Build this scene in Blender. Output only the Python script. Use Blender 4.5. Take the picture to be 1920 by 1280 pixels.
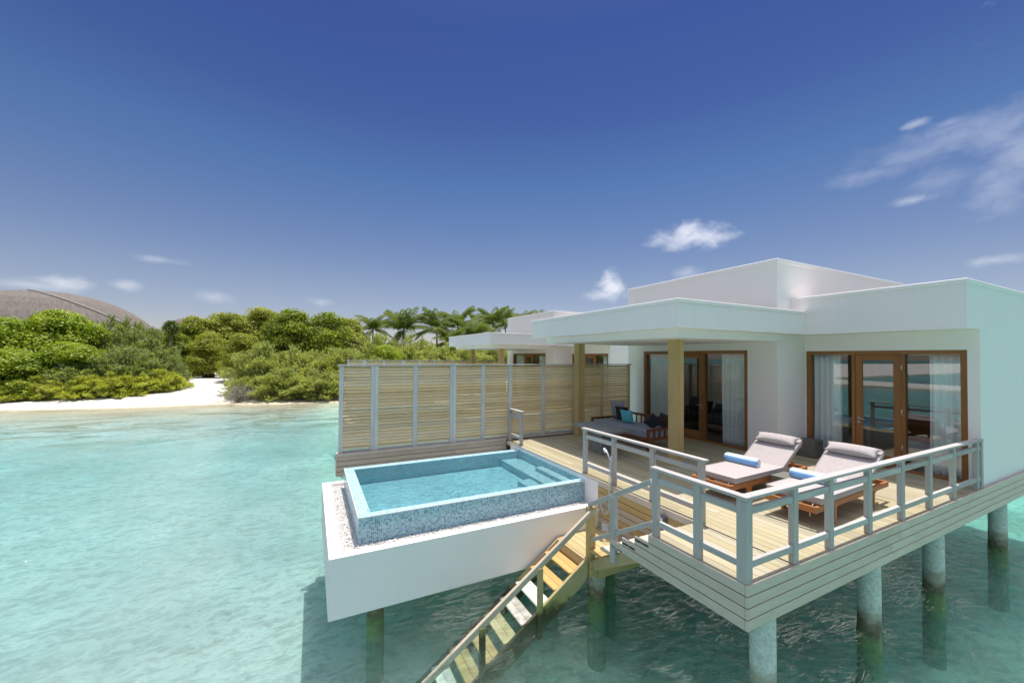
import bpy, math, random
import numpy as np
from mathutils import Vector, Matrix, Euler
R = math.radians
random.seed(7)
for o in list(bpy.data.objects):
    bpy.data.objects.remove(o)
SC = bpy.context.scene
COL = SC.collection

# ------------------------------------------------------------------ camera
WATER = 0.0; DK = 1.68
yaw, pit, roll = R(26.9), R(1.0), R(0.40)
cy_, sy_ = math.cos(yaw), math.sin(yaw)
A = (Matrix(((math.cos(roll), -math.sin(roll), 0), (math.sin(roll), math.cos(roll), 0), (0, 0, 1)))
     @ Matrix(((1, 0, 0), (0, math.cos(pit), math.sin(pit)), (0, -math.sin(pit), math.cos(pit))))
     @ Matrix(((cy_, -sy_, 0), (0, 0, -1), (sy_, cy_, 0))))
cam = bpy.data.cameras.new('camera')
co = bpy.data.objects.new('camera', cam); COL.objects.link(co)
rx, dn, fw = A[0], A[1], A[2]
co.matrix_world = Matrix(((rx[0], -dn[0], -fw[0], 0), (rx[1], -dn[1], -fw[1], 0), (rx[2], -dn[2], -fw[2], 4.15), (0, 0, 0, 1)))
cam.sensor_width = 36; cam.lens = 742 / 1920 * 36
cam.shift_y = 16.3 / 1920
cam.clip_start = 0.05; cam.clip_end = 9000
SC.camera = co

# ------------------------------------------------------------------ light
SUND = Vector((0.147, 0.118, 1.0)).normalized()
EXPO = 1.15
SUN_STR = 2.35; SKY_STR = 0.15
SC.view_settings.view_transform = 'Standard'; SC.view_settings.look = 'None'
SC.view_settings.exposure = EXPO; SC.view_settings.gamma = 1
SC.render.film_transparent = False
cy = SC.cycles
cy.use_denoising = True
cy.max_bounces = 10; cy.diffuse_bounces = 7; cy.glossy_bounces = 4; cy.transmission_bounces = 6
cy.transparent_max_bounces = 24; cy.volume_bounces = 2
cy.sample_clamp_indirect = 6; cy.caustics_reflective = False; cy.caustics_refractive = False
L = bpy.data.lights.new('sun', 'SUN'); L.energy = SUN_STR; L.angle = R(0.5); L.color = (1.0, 0.965, 0.90)
lo = bpy.data.objects.new('sun', L); COL.objects.link(lo)
lo.rotation_euler = SUND.to_track_quat('Z', 'Y').to_euler(); lo.location = (0, 0, 60)

W = bpy.data.worlds.new('World'); SC.world = W; W.use_nodes = True
nt = W.node_tree; nt.nodes.clear()
class NT:
    """small node-graph helper"""
    def __init__(s, t): s.t = t
    def n(s, typ, **k):
        x = s.t.nodes.new(typ)
        for a, b in k.items():
            if a == 'i':
                for kk, vv in b.items(): s.set(x, kk, vv)
            else: setattr(x, a, b)
        return x
    def set(s, x, k, v):
        sock = x.inputs[k]
        if isinstance(v, bpy.types.NodeSocket): s.t.links.new(v, sock)
        elif isinstance(v, bpy.types.Node): s.t.links.new(v.outputs[0], sock)
        else: sock.default_value = v
    def m(s, op, a, b=0.0, c=0.0, clamp=False):
        x = s.n('ShaderNodeMath', operation=op); x.use_clamp = clamp
        s.set(x, 0, a); s.set(x, 1, b)
        if op in ('MULTIPLY_ADD', 'COMPARE', 'SMOOTH_MIN', 'WRAP'): s.set(x, 2, c)
        return x.outputs[0]
    def vm(s, op, a, b=(0, 0, 0)):
        x = s.n('ShaderNodeVectorMath', operation=op); s.set(x, 0, a)
        if op == 'SCALE': s.set(x, 'Scale', b)
        else: s.set(x, 1, b)
        return x.outputs[0]
    def mr(s, v, a, b, c=0., d=1., smooth=False):
        x = s.n('ShaderNodeMapRange'); x.clamp = True
        if smooth: x.interpolation_type = 'SMOOTHSTEP'
        for k, q in zip((0, 1, 2, 3, 4), (v, a, b, c, d)): s.set(x, k, q)
        return x.outputs[0]
    def mix(s, f, a, b, mode='MIX'):
        x = s.n('ShaderNodeMix', data_type='RGBA', blend_type=mode)
        s.set(x, 0, f)
        for k, q in ((6, a), (7, b)):
            if isinstance(q, tuple) and len(q) == 3: q = q + (1,)
            s.set(x, k, q)
        return x.outputs[2]
    def ramp(s, f, stops, mode='LINEAR'):
        x = s.n('ShaderNodeValToRGB'); cr = x.color_ramp; cr.interpolation = mode
        while len(cr.elements) < len(stops): cr.elements.new(0.5)
        for e, (p, c) in zip(cr.elements, stops):
            e.position = p; e.color = c if len(c) == 4 else tuple(c) + (1,)
        s.set(x, 0, f); return x.outputs[0]
    def noise(s, vec, scale, det=4, rough=0.55, dist=0.0, out=0):
        x = s.n('ShaderNodeTexNoise'); s.set(x, 'Vector', vec) if vec is not None else None
        s.set(x, 'Scale', scale); s.set(x, 'Detail', det); s.set(x, 'Roughness', rough); s.set(x, 'Distortion', dist)
        return x.outputs[out]
    def mapv(s, vec, sc=(1, 1, 1), rot=(0, 0, 0), loc=(0, 0, 0)):
        x = s.n('ShaderNodeMapping'); s.set(x, 'Vector', vec)
        x.inputs['Scale'].default_value = sc; x.inputs['Rotation'].default_value = rot; x.inputs['Location'].default_value = loc
        return x.outputs[0]

g = NT(nt)
sky = g.n('ShaderNodeTexSky', sky_type='NISHITA'); sky.sun_disc = False
sky.sun_elevation = math.asin(SUND.z); sky.sun_rotation = math.atan2(SUND.x, SUND.y)
sky.altitude = 0; sky.air_density = 1.0; sky.dust_density = 0.3; sky.ozone_density = 2.0
dirv = g.n('ShaderNodeTexCoord').outputs['Generated']
dirn = g.vm('NORMALIZE', dirv)
sx = g.n('ShaderNodeSeparateXYZ'); g.set(sx, 0, dirn)
az = g.m('ARCTAN2', sx.outputs[0], sx.outputs[1]); el = g.m('ARCSINE', sx.outputs[2])
tint = g.ramp(g.mr(el, 0.0, 1.5), [(0.0, (0.292, 0.254, 0.283)), (0.11, (0.283, 0.250, 0.266)), (0.27, (0.165, 0.207, 0.276)), (0.36, (0.120, 0.150, 0.245)), (0.46, (0.103, 0.129, 0.240)), (0.50, (0.115, 0.14, 0.25)), (0.60, (1.2, 0.92, 0.70)), (0.75, (2.4, 1.75, 1.22)), (1.0, (2.6, 1.9, 1.35))])  # stops above the frame brightened and warmed to add fill light in the shade
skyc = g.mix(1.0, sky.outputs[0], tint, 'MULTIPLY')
CL = [(0.894, 0.272, 0.090, 0.026, .85), (0.885, 0.286, 0.040, 0.028, .85), (0.949, 0.268, 0.047, 0.014, .6), (0.717, 0.176, 0.036, 0.036, .85), (0.694, 0.155, 0.060, 0.016, .55),
      (0.888, 0.197, 0.033, 0.017, .3), (1.355, 0.160, 0.036, 0.010, .4), (1.325, 0.360, 0.095, 0.032, .26), (1.265, 0.352, 0.095, 0.028, .20), (1.21, 0.335, 0.07, 0.015, .20), (1.36, 0.352, 0.06, 0.04, .26),
      (1.385, 0.315, 0.04, 0.060, .32), (1.360, 0.270, 0.04, 0.044, .26), (1.30, .300, .05, .03, .16), (1.266, 0.277, 0.032, 0.010, .45), (1.267, 0.398, 0.022, 0.007, .4), (1.308, 0.385, 0.02, 0.008, .25),
      (-0.380, 0.119, 0.036, 0.014, .55), (-0.41, 0.110, 0.05, 0.010, .35), (-0.306, 0.124, 0.024, 0.012, .4), (-0.260, 0.177, 0.038, 0.008, .3), (-0.179, 0.116, 0.036, 0.015, .3), (0.016, 0.121, 0.028, 0.010, .25),
      (-2.6, .62, .8, .32, 1.35), (2.3, .62, .7, .3, 1.35), (-1.5, .7, .5, .3, 1.35)]  # last row: big unseen clouds added behind the camera as fill light
cv = g.n('ShaderNodeCombineXYZ'); g.set(cv, 0, az); g.set(cv, 1, g.m('MULTIPLY', el, 1.5))
nz = g.noise(cv.outputs[0], 26, 7, 0.58, 0.3); nz2 = g.noise(cv.outputs[0], 11, 3, 0.5)
warp = g.m('MULTIPLY_ADD', g.m('SUBTRACT', nz, 0.5), 1.7, g.m('MULTIPLY', g.m('SUBTRACT', nz2, 0.5), 0.9))
tot = 0.0
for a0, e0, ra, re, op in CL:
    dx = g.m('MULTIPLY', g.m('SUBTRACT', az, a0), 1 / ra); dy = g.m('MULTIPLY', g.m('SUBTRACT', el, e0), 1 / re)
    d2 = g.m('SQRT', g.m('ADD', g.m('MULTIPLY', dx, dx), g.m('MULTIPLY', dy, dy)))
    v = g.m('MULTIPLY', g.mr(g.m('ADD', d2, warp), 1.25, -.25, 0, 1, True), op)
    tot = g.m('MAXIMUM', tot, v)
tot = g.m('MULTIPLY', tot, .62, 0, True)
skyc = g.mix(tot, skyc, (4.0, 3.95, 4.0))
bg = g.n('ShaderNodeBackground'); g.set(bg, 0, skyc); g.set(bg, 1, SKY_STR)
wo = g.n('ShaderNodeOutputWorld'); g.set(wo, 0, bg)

# ------------------------------------------------------------------ mesh helpers
class MB:
    """collects boxes, bars, tubes and sheets; build() links them as ONE mesh object"""
    def __init__(s): s.v = []; s.f = []; s.uv = []; s.sm = []
    def quadset(s, V, F, UV=None, smooth=False):
        b = len(s.v); s.v += [tuple(p) for p in V]
        for k, f in enumerate(F):
            s.f.append(tuple(b + i for i in f)); s.sm.append(smooth)
            s.uv.append(UV[k] if UV else [(0, 0)] * len(f))
    def box(s, lo, hi, M=None, grain=None):
        (x0, y0, z0), (x1, y1, z1) = lo, hi
        P = [(x0, y0, z0), (x1, y0, z0), (x1, y1, z0), (x0, y1, z0), (x0, y0, z1), (x1, y0, z1), (x1, y1, z1), (x0, y1, z1)]
        F = [(0, 3, 2, 1), (4, 5, 6, 7), (0, 1, 5, 4), (1, 2, 6, 5), (2, 3, 7, 6), (3, 0, 4, 7)]
        d = (x1 - x0, y1 - y0, z1 - z0)
        gr = grain if grain is not None else max(range(3), key=lambda i: d[i])
        o1, o2 = random.random() * 40, random.random() * 40
        UV = []
        for f in F:
            pts = [P[i] for i in f]
            var = [i for i in range(3) if max(p[i] for p in pts) - min(p[i] for p in pts) > 1e-9]
            if gr in var: a = gr; b = [i for i in var if i != gr][0] if len(var) > 1 else gr
            else: a, b = (var + var)[:2] if var else (0, 1)
            UV.append([(p[a] + o1, p[b] + o2) for p in pts])
        if M is not None: P = [tuple(M @ Vector(p)) for p in P]
        s.quadset(P, F, UV)
        return s
    def bar(s, p0, p1, w, h, up=(0, 0, 1)):
        p0, p1 = Vector(p0), Vector(p1); d = p1 - p0; l = d.length; x = d / l
        y = Vector(up).cross(x).normalized(); z = x.cross(y)
        M = Matrix(((x[0], y[0], z[0], p0[0]), (x[1], y[1], z[1], p0[1]), (x[2], y[2], z[2], p0[2]), (0, 0, 0, 1)))
        return s.box((0, -w / 2, -h / 2), (l, w / 2, h / 2), M, 0)
    def tube(s, pts, radii, n=10, cap=True, smooth=True):
        pts = [Vector(p) for p in pts]; V = []; prev = None; base = len(s.v)
        for i, p in enumerate(pts):
            t = (pts[min(i + 1, len(pts) - 1)] - pts[max(i - 1, 0)]).normalized()
            if prev is None:
                a = Vector((1, 0, 0)) if abs(t.x) < .9 else Vector((0, 1, 0))
                u = t.cross(a).normalized()
            else: u = (prev - t * prev.dot(t)).normalized()
            prev = u; w = t.cross(u); r = radii[i] if isinstance(radii, (list, tuple)) else radii
            for k in range(n):
                a = 2 * math.pi * k / n
                V.append(p + (u * math.cos(a) + w * math.sin(a)) * r)
        F = []; UV = []
        for i in range(len(pts) - 1):
            for k in range(n):
                k2 = (k + 1) % n
                F.append((i * n + k, i * n + k2, (i + 1) * n + k2, (i + 1) * n + k)); UV.append([(i, k / n), (i, (k + 1) / n), (i + 1, (k + 1) / n), (i + 1, k / n)])
        s.quadset(V, F, UV, smooth)
        if cap:
            for ring in (list(range(n))[::-1], list(range((len(pts) - 1) * n, len(pts) * n))):
                s.f.append(tuple(base + i for i in ring)); s.uv.append([(0, 0)] * n); s.sm.append(False)
        return s
    def grid(s, fn, nu, nv, smooth=True, close=False, us=1., vs=1.):
        V = [fn(i / nu, j / nv) for j in range(nv + 1) for i in range(nu + 1)]
        F = []; UV = []
        for j in range(nv):
            for i in range(nu):
                a = j * (nu + 1) + i
                F.append((a, a + 1, a + nu + 2, a + nu + 1))
                UV.append([(i / nu * us, j / nv * vs), ((i + 1) / nu * us, j / nv * vs), ((i + 1) / nu * us, (j + 1) / nv * vs), (i / nu * us, (j + 1) / nv * vs)])
        s.quadset(V, F, UV, smooth); return s
    def cushion(s, size, M, n=12, puff=1.0, crisp=6.0, pinch=0.0):
        """closed pillow: superellipse outline, thickness falling to the seam"""
        lx, ly, lz = size
        def pt(u, v, sg):
            a, b = 2 * u - 1, 2 * v - 1
            prof = (max(0, 1 - abs(a) ** crisp) * max(0, 1 - abs(b) ** crisp)) ** (0.5)
            k = 1 - pinch * ((1 - abs(a) ** 2) * abs(b) ** 3 + (1 - abs(b) ** 2) * abs(a) ** 3) * 0.5
            return M @ Vector((a * lx / 2 * k, b * ly / 2 * k, sg * lz / 2 * prof * puff))
        s.grid(lambda u, v: pt(u, v, 1), n, n, us=lx, vs=ly)
        s.grid(lambda u, v: pt(1 - u, v, -1), n, n, us=lx, vs=ly)
        return s
    def build(s, name, mat, parent=None, bevel=0, label=None, cat=None, group=None, kind=None, seg=1, weld=False):
        me = bpy.data.meshes.new(name)
        V = np.array(s.v, dtype=np.float32)
        root = parent
        off = Vector((0, 0, 0))
        if root is not None:
            while root.parent is not None: off += root.location; root = root.parent
            off += root.location
            org = off
        else:
            lo_, hi_ = V.min(0), V.max(0)
            org = Vector(((lo_[0] + hi_[0]) / 2, (lo_[1] + hi_[1]) / 2, lo_[2]))
        V = V - np.array(org, dtype=np.float32)
        me.from_pydata(V.tolist(), [], s.f)
        uvl = me.uv_layers.new(name='UVMap')
        uvl.data.foreach_set('uv', [c for f in s.uv for p in f for c in p])
        me.polygons.foreach_set('use_smooth', s.sm)
        me.materials.append(mat); me.update()
        o = bpy.data.objects.new(name, me); COL.objects.link(o)
        if parent is not None: o.parent = parent
        else: o.location = org
        if weld:
            w = o.modifiers.new('weld', 'WELD'); w.merge_threshold = 0.0008
        if bevel:
            b = o.modifiers.new('bevel', 'BEVEL'); b.width = bevel; b.segments = seg; b.limit_method = 'ANGLE'; b.angle_limit = R(40)
        tag(o, label, cat, group, kind)
        return o

def tag(o, label=None, cat=None, group=None, kind=None):
    for k, v in (('label', label), ('category', cat), ('group', group), ('kind', kind)):
        if v: o[k] = v
    return o
def thing(name, loc, label, cat, group=None, kind=None):
    o = bpy.data.objects.new(name, None); COL.objects.link(o); o.location = loc; o.empty_display_size = .2
    return tag(o, label, cat, group, kind)
def kids(o): return [c for c in list(bpy.data.objects) if c.parent == o]
def copy_tree(o, parent=None):
    ch = kids(o)
    c = o.copy(); COL.objects.link(c); c.parent = parent
    for k in ch: copy_tree(k, c)
    return c

# ------------------------------------------------------------------ materials
def newmat(name):
    m = bpy.data.materials.new(name); m.use_nodes = True; m.node_tree.nodes.clear()
    return m, NT(m.node_tree)
def finish(m, g, bsdf, vol=None, disp=None):
    o = g.n('ShaderNodeOutputMaterial')
    if bsdf is not None: g.set(o, 0, bsdf)
    if vol is not None: g.set(o, 1, vol)
    return m
def principled(g, col, rough=0.6, bump=None, bs=0.3, bd=0.01, spec=0.5, metal=0.0, normal=None):
    p = g.n('ShaderNodeBsdfPrincipled')
    if isinstance(col, tuple) and len(col) == 3: col = col + (1,)
    g.set(p, 'Base Color', col); g.set(p, 'Roughness', rough); g.set(p, 'Metallic', metal); g.set(p, 'Specular IOR Level', spec)
    if bump is not None:
        b = g.n('ShaderNodeBump'); g.set(b, 'Strength', bs); g.set(b, 'Distance', bd); g.set(b, 'Height', bump); g.set(p, 'Normal', b)
    return p
def wood(name, c1, c2, dark, rough=0.65, knots=0.5, grey=None, island=0.35, algae=None):
    """plank wood: grain along UV.x, a tone of its own per plank"""
    m, g = newmat(name)
    uv = g.n('ShaderNodeTexCoord').outputs['UV']
    isl = g.n('ShaderNodeNewGeometry').outputs['Random Per Island']
    st = g.mapv(uv, (1.2, 26, 1))
    n1 = g.noise(st, 1.6, 5, .6, .6); n2 = g.noise(g.mapv(uv, (3, 90, 1)), 1.0, 3, .6)
    n3 = g.noise(g.mapv(uv, (1.0, 3.0, 1)), 1.3, 3, .5)
    c = g.mix(g.mr(n1, .3, .7), c1, c2)
    c = g.mix(g.mr(isl, 0, 1, 0, island), c, c2 if grey is None else grey)
    isl2 = g.m('FRACT', g.m('MULTIPLY', isl, 7.31))
    c = g.mix(g.m('MULTIPLY', g.mr(n2, .52, .75), .35), c, dark)
    c = g.mix(g.m('MULTIPLY', g.mr(n3, .5, .8), .3), c, dark)
    hs = g.n('ShaderNodeHueSaturation'); g.set(hs, 'Color', c); g.set(hs, 'Value', g.mr(isl2, 0, 1, .86, 1.14)); g.set(hs, 'Fac', 1.0)
    c = hs.outputs[0]
    if knots:
        vo = g.n('ShaderNodeTexVoronoi'); g.set(vo, 'Vector', g.mapv(uv, (2.2, 6.0, 1))); g.set(vo, 'Scale', 1.0)
        k = g.mr(vo.outputs['Distance'], 0.0, .085, knots, 0)
        c = g.mix(k, c, tuple(x * .35 for x in dark))
    if algae:
        pz = g.n('ShaderNodeSeparateXYZ'); g.set(pz, 0, g.n('ShaderNodeNewGeometry').outputs['Position'])
        zz = g.m('ADD', pz.outputs[2], g.m('MULTIPLY', g.m('SUBTRACT', g.noise(g.n('ShaderNodeNewGeometry').outputs['Position'], 7, 4), .5), .35))
        c = g.mix(g.mr(zz, .38, .22), c, (.34, .32, .12))
        c = g.mix(g.m('MULTIPLY', g.mr(zz, .22, .10), .92), c, algae)
    finish(m, g, principled(g, c, rough, n1, .25, .004, .3)); return m
M = {}
M['deck'] = wood('deck_wood', (.44, .38, .22), (.35, .29, .16), (.22, .18, .10), .6, .2, grey=(.42, .39, .31), island=.7)
M['grey_wood'] = wood('weathered_wood', (.74, .61, .45), (.62, .51, .37), (.25, .22, .18), .7, .45, grey=(.50, .47, .43), island=.5)
M['rail_wood'] = wood('rail_wood', (.57, .515, .46), (.47, .42, .375), (.20, .185, .17), .75, .3, grey=(.42, .42, .43), island=.5)
M['screen_post'] = wood('screen_post_wood', (.84, .75, .64), (.72, .63, .53), (.30, .27, .23), .75, .6, grey=(.60, .60, .60), island=.6)
M['tan_wood'] = wood('tan_wood', (.62, .45, .21), (.52, .36, .15), (.30, .19, .08), .6, .7, island=.5)
M['clad_wood'] = wood('cladding_wood', (.56, .47, .36), (.48, .39, .27), (.26, .2, .12), .65, .6, grey=(.52, .36, .14), island=1.0)
M['slat_wood'] = wood('slat_wood', (.86, .66, .36), (.76, .56, .28), (.44, .31, .15), .6, .4, grey=(.76, .66, .50), island=.7)
M['pale_clad'] = wood('pale_cladding_wood', (.55, .44, .32), (.47, .37, .26), (.26, .19, .12), .65, .5, grey=(.52, .44, .35), island=.8)
M['landing_wood'] = wood('landing_wood', (.50, .40, .21), (.42, .33, .16), (.26, .19, .09), .6, .3)
M['fresh_tread'] = wood('fresh_tread_wood', (.60, .38, .14), (.50, .30, .10), (.30, .17, .06), .6, .4)
M['stair_wood'] = wood('stair_wood', (.50, .40, .22), (.42, .33, .17), (.24, .18, .08), .7, .5, algae=(.045, .04, .02))
M['pale_tread'] = wood('pale_tread_wood', (.72, .69, .62), (.62, .58, .50), (.34, .30, .24), .7, .3)
M['algae_tread'] = wood('algae_tread_wood', (.42, .40, .17), (.48, .44, .26), (.18, .16, .06), .6, .3)
M['rust_tread'] = wood('rusty_tread_wood', (.46, .38, .26), (.42, .30, .08), (.2, .14, .05), .5, .3)
M['teak'] = wood('teak', (.50, .20, .07), (.40, .15, .05), (.20, .07, .03), .45, .1)
M['dark_teak'] = wood('dark_teak', (.24, .085, .035), (.18, .06, .025), (.08, .03, .015), .45, .1)
M['frame_wood'] = wood('window_frame_wood', (.34, .15, .05), (.26, .11, .036), (.11, .05, .015), .4, .35)

def plaster(name='plaster', base=(.92, .855, .82)):
    m, g = newmat(name)
    P = g.n('ShaderNodeNewGeometry').outputs['Position']
    n = g.noise(P, 1.1, 5, .6); n2 = g.noise(g.mapv(P, (3, 3, .35)), 2.2, 4, .6); n3 = g.noise(P, 160, 2)
    c = g.mix(g.m('MULTIPLY', g.mr(n, .45, .75), .25), base, (.78, .77, .74))
    c = g.mix(g.m('MULTIPLY', g.mr(n2, .6, .85), .16), c, (.66, .66, .62))
    sp = g.n('ShaderNodeSeparateXYZ'); g.set(sp, 0, P)
    drip = g.noise(g.mapv(P, (9, 9, .5)), 1.0, 4, .65)   # rain streaks below the copings and at the wet feet of the walls
    top = g.m('MAXIMUM', g.mr(sp.outputs[2], 4.9, 5.25, 0, 1), g.mr(sp.outputs[2], .9, .35, 0, 1))
    c = g.mix(g.m('MULTIPLY', g.m('MULTIPLY', g.mr(drip, .55, .75), top), .07), c, (.50, .50, .45))
    blot = g.noise(P, 3.2, 6, .7); c = g.mix(g.m('MULTIPLY', g.mr(blot, .60, .68), .10), c, (.60, .58, .52))
    finish(m, g, principled(g, c, .75, g.m('ADD', n3, g.m('MULTIPLY', blot, 2.0)), .16, .004, .3)); return m
M['plaster'] = plaster()
def flat(name, c, rough=.6, metal=0., spec=.5, var=.12, sc=14, bs=.1, bsc=120, bd=.002):
    m, g = newmat(name)
    P = g.n('ShaderNodeTexCoord').outputs['Object']
    n = g.noise(P, sc, 4); n2 = g.noise(P, bsc, 2)
    col = g.mix(g.mr(n, .3, .75), c, tuple(x * (1 - var * 1.6) for x in c))
    finish(m, g, principled(g, col, rough, n2, bs, bd, spec, metal)); return m
M['stone'] = flat('grey_stone', (.17, .165, .135), .8, var=.22, sc=30, bs=.3)
M['table_stone'] = flat('table_stone', (.24, .25, .24), .75, var=.2, sc=10, bs=.2)
def fabric(name, c, wr=0.07, sc=3.0):
    m, g = newmat(name)
    uv = g.n('ShaderNodeTexCoord').outputs['Object']
    wv = g.noise(g.mapv(uv, (260, 260, 260)), 1, 2); nn = g.noise(uv, sc, 4, .55, .4); n2 = g.noise(uv, 18, 3)
    col = g.mix(g.mr(n2, .35, .7), c, tuple(x * .9 for x in c))
    h = g.m('ADD', g.m('MULTIPLY', nn, 1.0), g.m('MULTIPLY', wv, .05))
    p = principled(g, col, .9, h, wr, .05, .15); g.set(p, 'Sheen Weight', .2)
    finish(m, g, p); return m
M['lounge_fabric'] = fabric('lounger_fabric', (.47, .415, .40))
M['sofa_fabric'] = fabric('sofa_fabric', (.30, .33, .38))
M['lavender'] = fabric('lavender_fabric', (.36, .34, .38))
M['black_fabric'] = fabric('black_fabric', (.028, .026, .032))
M['brown_fabric'] = fabric('brown_fabric', (.05, .035, .025))
M['navy_fabric'] = fabric('navy_fabric', (.03, .03, .045))
M['turquoise'] = fabric('turquoise_fabric', (.12, .52, .60))
M['tie'] = flat('tie', (.6, .58, .55), .8)
def towelmat():
    m, g = newmat('striped_towel')
    uv = g.n('ShaderNodeTexCoord').outputs['UV']; s = g.n('ShaderNodeSeparateXYZ'); g.set(s, 0, uv)
    f = g.m('FRACT', s.outputs[1])
    st = g.m('MULTIPLY', g.mr(f, .38, .40), g.mr(f, .64, .62))
    c = g.mix(st, (.80, .84, .90), (.24, .46, .78))
    n = g.noise(g.n('ShaderNodeTexCoord').outputs['Object'], 220, 2)
    finish(m, g, principled(g, c, .95, n, .4, .004, .1)); return m
M['towel'] = towelmat()
M['steel'] = flat('brushed_steel', (.62, .62, .62), .3, 1.0, var=.05, bs=.02)
M['white_plastic'] = flat('white_plastic', (.75, .76, .76), .35, var=.04)
M['lamp_grey'] = flat('lamp_grey', (.16, .18, .20), .5)
M['bath_white'] = flat('bath_enamel', (.8, .8, .8), .2, var=.03)
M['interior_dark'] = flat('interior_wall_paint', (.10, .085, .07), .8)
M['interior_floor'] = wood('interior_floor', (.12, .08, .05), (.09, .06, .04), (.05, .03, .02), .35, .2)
M['bed_linen'] = fabric('bed_linen', (.16, .16, .19))

def curtainmat():
    m, g = newmat('curtain_fabric')
    P = g.n('ShaderNodeTexCoord').outputs['Object']
    n = g.noise(g.mapv(P, (8, 8, .6)), 2, 3)
    p = g.n('ShaderNodeBsdfDiffuse'); g.set(p, 0, g.mix(n, (.90, .92, .90, 1), (.80, .83, .82, 1)))
    t = g.n('ShaderNodeBsdfTranslucent'); g.set(t, 0, (.6, .65, .68, 1))
    x = g.n('ShaderNodeMixShader'); g.set(x, 0, .12); g.set(x, 1, p); g.set(x, 2, t)
    finish(m, g, x); return m
M['curtain'] = curtainmat()
def glassmat():
    m, g = newmat('window_glass')
    geo = g.n('ShaderNodeNewGeometry'); dt = g.n('ShaderNodeVectorMath', operation='DOT_PRODUCT'); g.set(dt, 0, geo.outputs['Normal']); g.set(dt, 1, geo.outputs['Incoming'])
    f5 = g.m('POWER', g.m('SUBTRACT', 1.0, g.m('ABSOLUTE', dt.outputs['Value']), 0, True), 5.0)
    t = g.n('ShaderNodeBsdfTransparent'); g.set(t, 0, (.97, .99, .99, 1))
    gl = g.n('ShaderNodeBsdfGlossy'); g.set(gl, 'Roughness', .005); g.set(gl, 0, (.95, .97, 1, 1))
    x = g.n('ShaderNodeMixShader'); g.set(x, 0, g.m('MULTIPLY_ADD', f5, .85, .08)); g.set(x, 1, t); g.set(x, 2, gl)
    finish(m, g, x); return m
M['glass'] = glassmat()

def tilemat(name, top=False, inner=False):
    m, g = newmat(name)
    uv = g.n('ShaderNodeTexCoord').outputs['UV']
    q = g.vm('SCALE', uv, 1 / .030)
    fl = g.vm('FLOOR', q); fr = g.vm('FRACTION', q)
    wn = g.n('ShaderNodeTexWhiteNoise', noise_dimensions='2D'); g.set(wn, 'Vector', fl)
    v = wn.outputs['Value']
    if top: stops = [(0, (.42, .62, .70)), (.3, (.35, .56, .68)), (.6, (.28, .48, .60)), (.8, (.45, .66, .72)), (.93, (.12, .26, .42))]
    elif inner: stops = [(0, (.34, .60, .64)), (.4, (.30, .56, .61)), (.75, (.26, .50, .56)), (.95, (.18, .39, .47))]
    else: stops = [(0, (.34, .54, .60)), (.25, (.26, .46, .54)), (.5, (.20, .39, .48)), (.72, (.13, .28, .35)), (.82, (.09, .20, .34)), (.90, (.14, .25, .24)), (.95, (.08, .17, .21))]
    c = g.ramp(v, stops, 'CONSTANT')
    s = g.n('ShaderNodeSeparateXYZ'); g.set(s, 0, fr)
    ex = g.m('MINIMUM', s.outputs[0], g.m('SUBTRACT', 1, s.outputs[0])); ey = g.m('MINIMUM', s.outputs[1], g.m('SUBTRACT', 1, s.outputs[1]))
    e = g.m('MINIMUM', ex, ey); k = g.mr(e, .06, .10)
    c = g.mix(k, (.40, .55, .60), c)
    p = principled(g, c, g.mr(k, 0, 1, .7, .18), k, .4, .002, .5)
    finish(m, g, p); return m
M['tile'] = tilemat('mosaic_tile'); M['tile_top'] = tilemat('mosaic_coping', top=True); M['tile_in'] = tilemat('pool_lining_tile', inner=True)

def concrete():
    m, g = newmat('pile_concrete')
    P = g.n('ShaderNodeNewGeometry').outputs['Position']; s = g.n('ShaderNodeSeparateXYZ'); g.set(s, 0, P)
    n = g.noise(P, 6, 5, .65, .5); n2 = g.noise(g.mapv(P, (5, 5, 22)), 1.2, 4); n3 = g.noise(P, 22, 4, .7)
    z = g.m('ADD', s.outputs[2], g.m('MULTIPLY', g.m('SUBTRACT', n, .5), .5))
    c = g.mix(g.mr(n2, .35, .7), (.74, .76, .74), (.64, .66, .64))
    c = g.mix(g.m('MULTIPLY', g.mr(n3, .66, .72), .8), c, (.10, .09, .07))
    c = g.mix(g.mr(z, .40, .26), c, (.42, .40, .33))
    c = g.mix(g.mr(z, .20, .08), c, (.14, .11, .07))
    c = g.mix(g.mr(n3, .35, .65, 0, .5), c, (.30, .26, .18))
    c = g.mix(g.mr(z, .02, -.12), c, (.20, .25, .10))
    c = g.mix(g.mr(z, -.25, -.6), c, (.13, .20, .13))  # deeper part painted water green to imitate the murk that hides it
    finish(m, g, principled(g, c, .8, n3, .5, .01, .3)); return m
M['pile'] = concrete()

def pebblemat():
    m, g = newmat('white_pebble')
    i = g.n('ShaderNodeNewGeometry').outputs['Random Per Island']
    c = g.ramp(i, [(0, (.72, .70, .66)), (.4, (.60, .58, .55)), (.7, (.80, .79, .76)), (.93, (.42, .38, .33))])
    finish(m, g, principled(g, c, .7)); return m
M['pebble'] = pebblemat()

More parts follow.
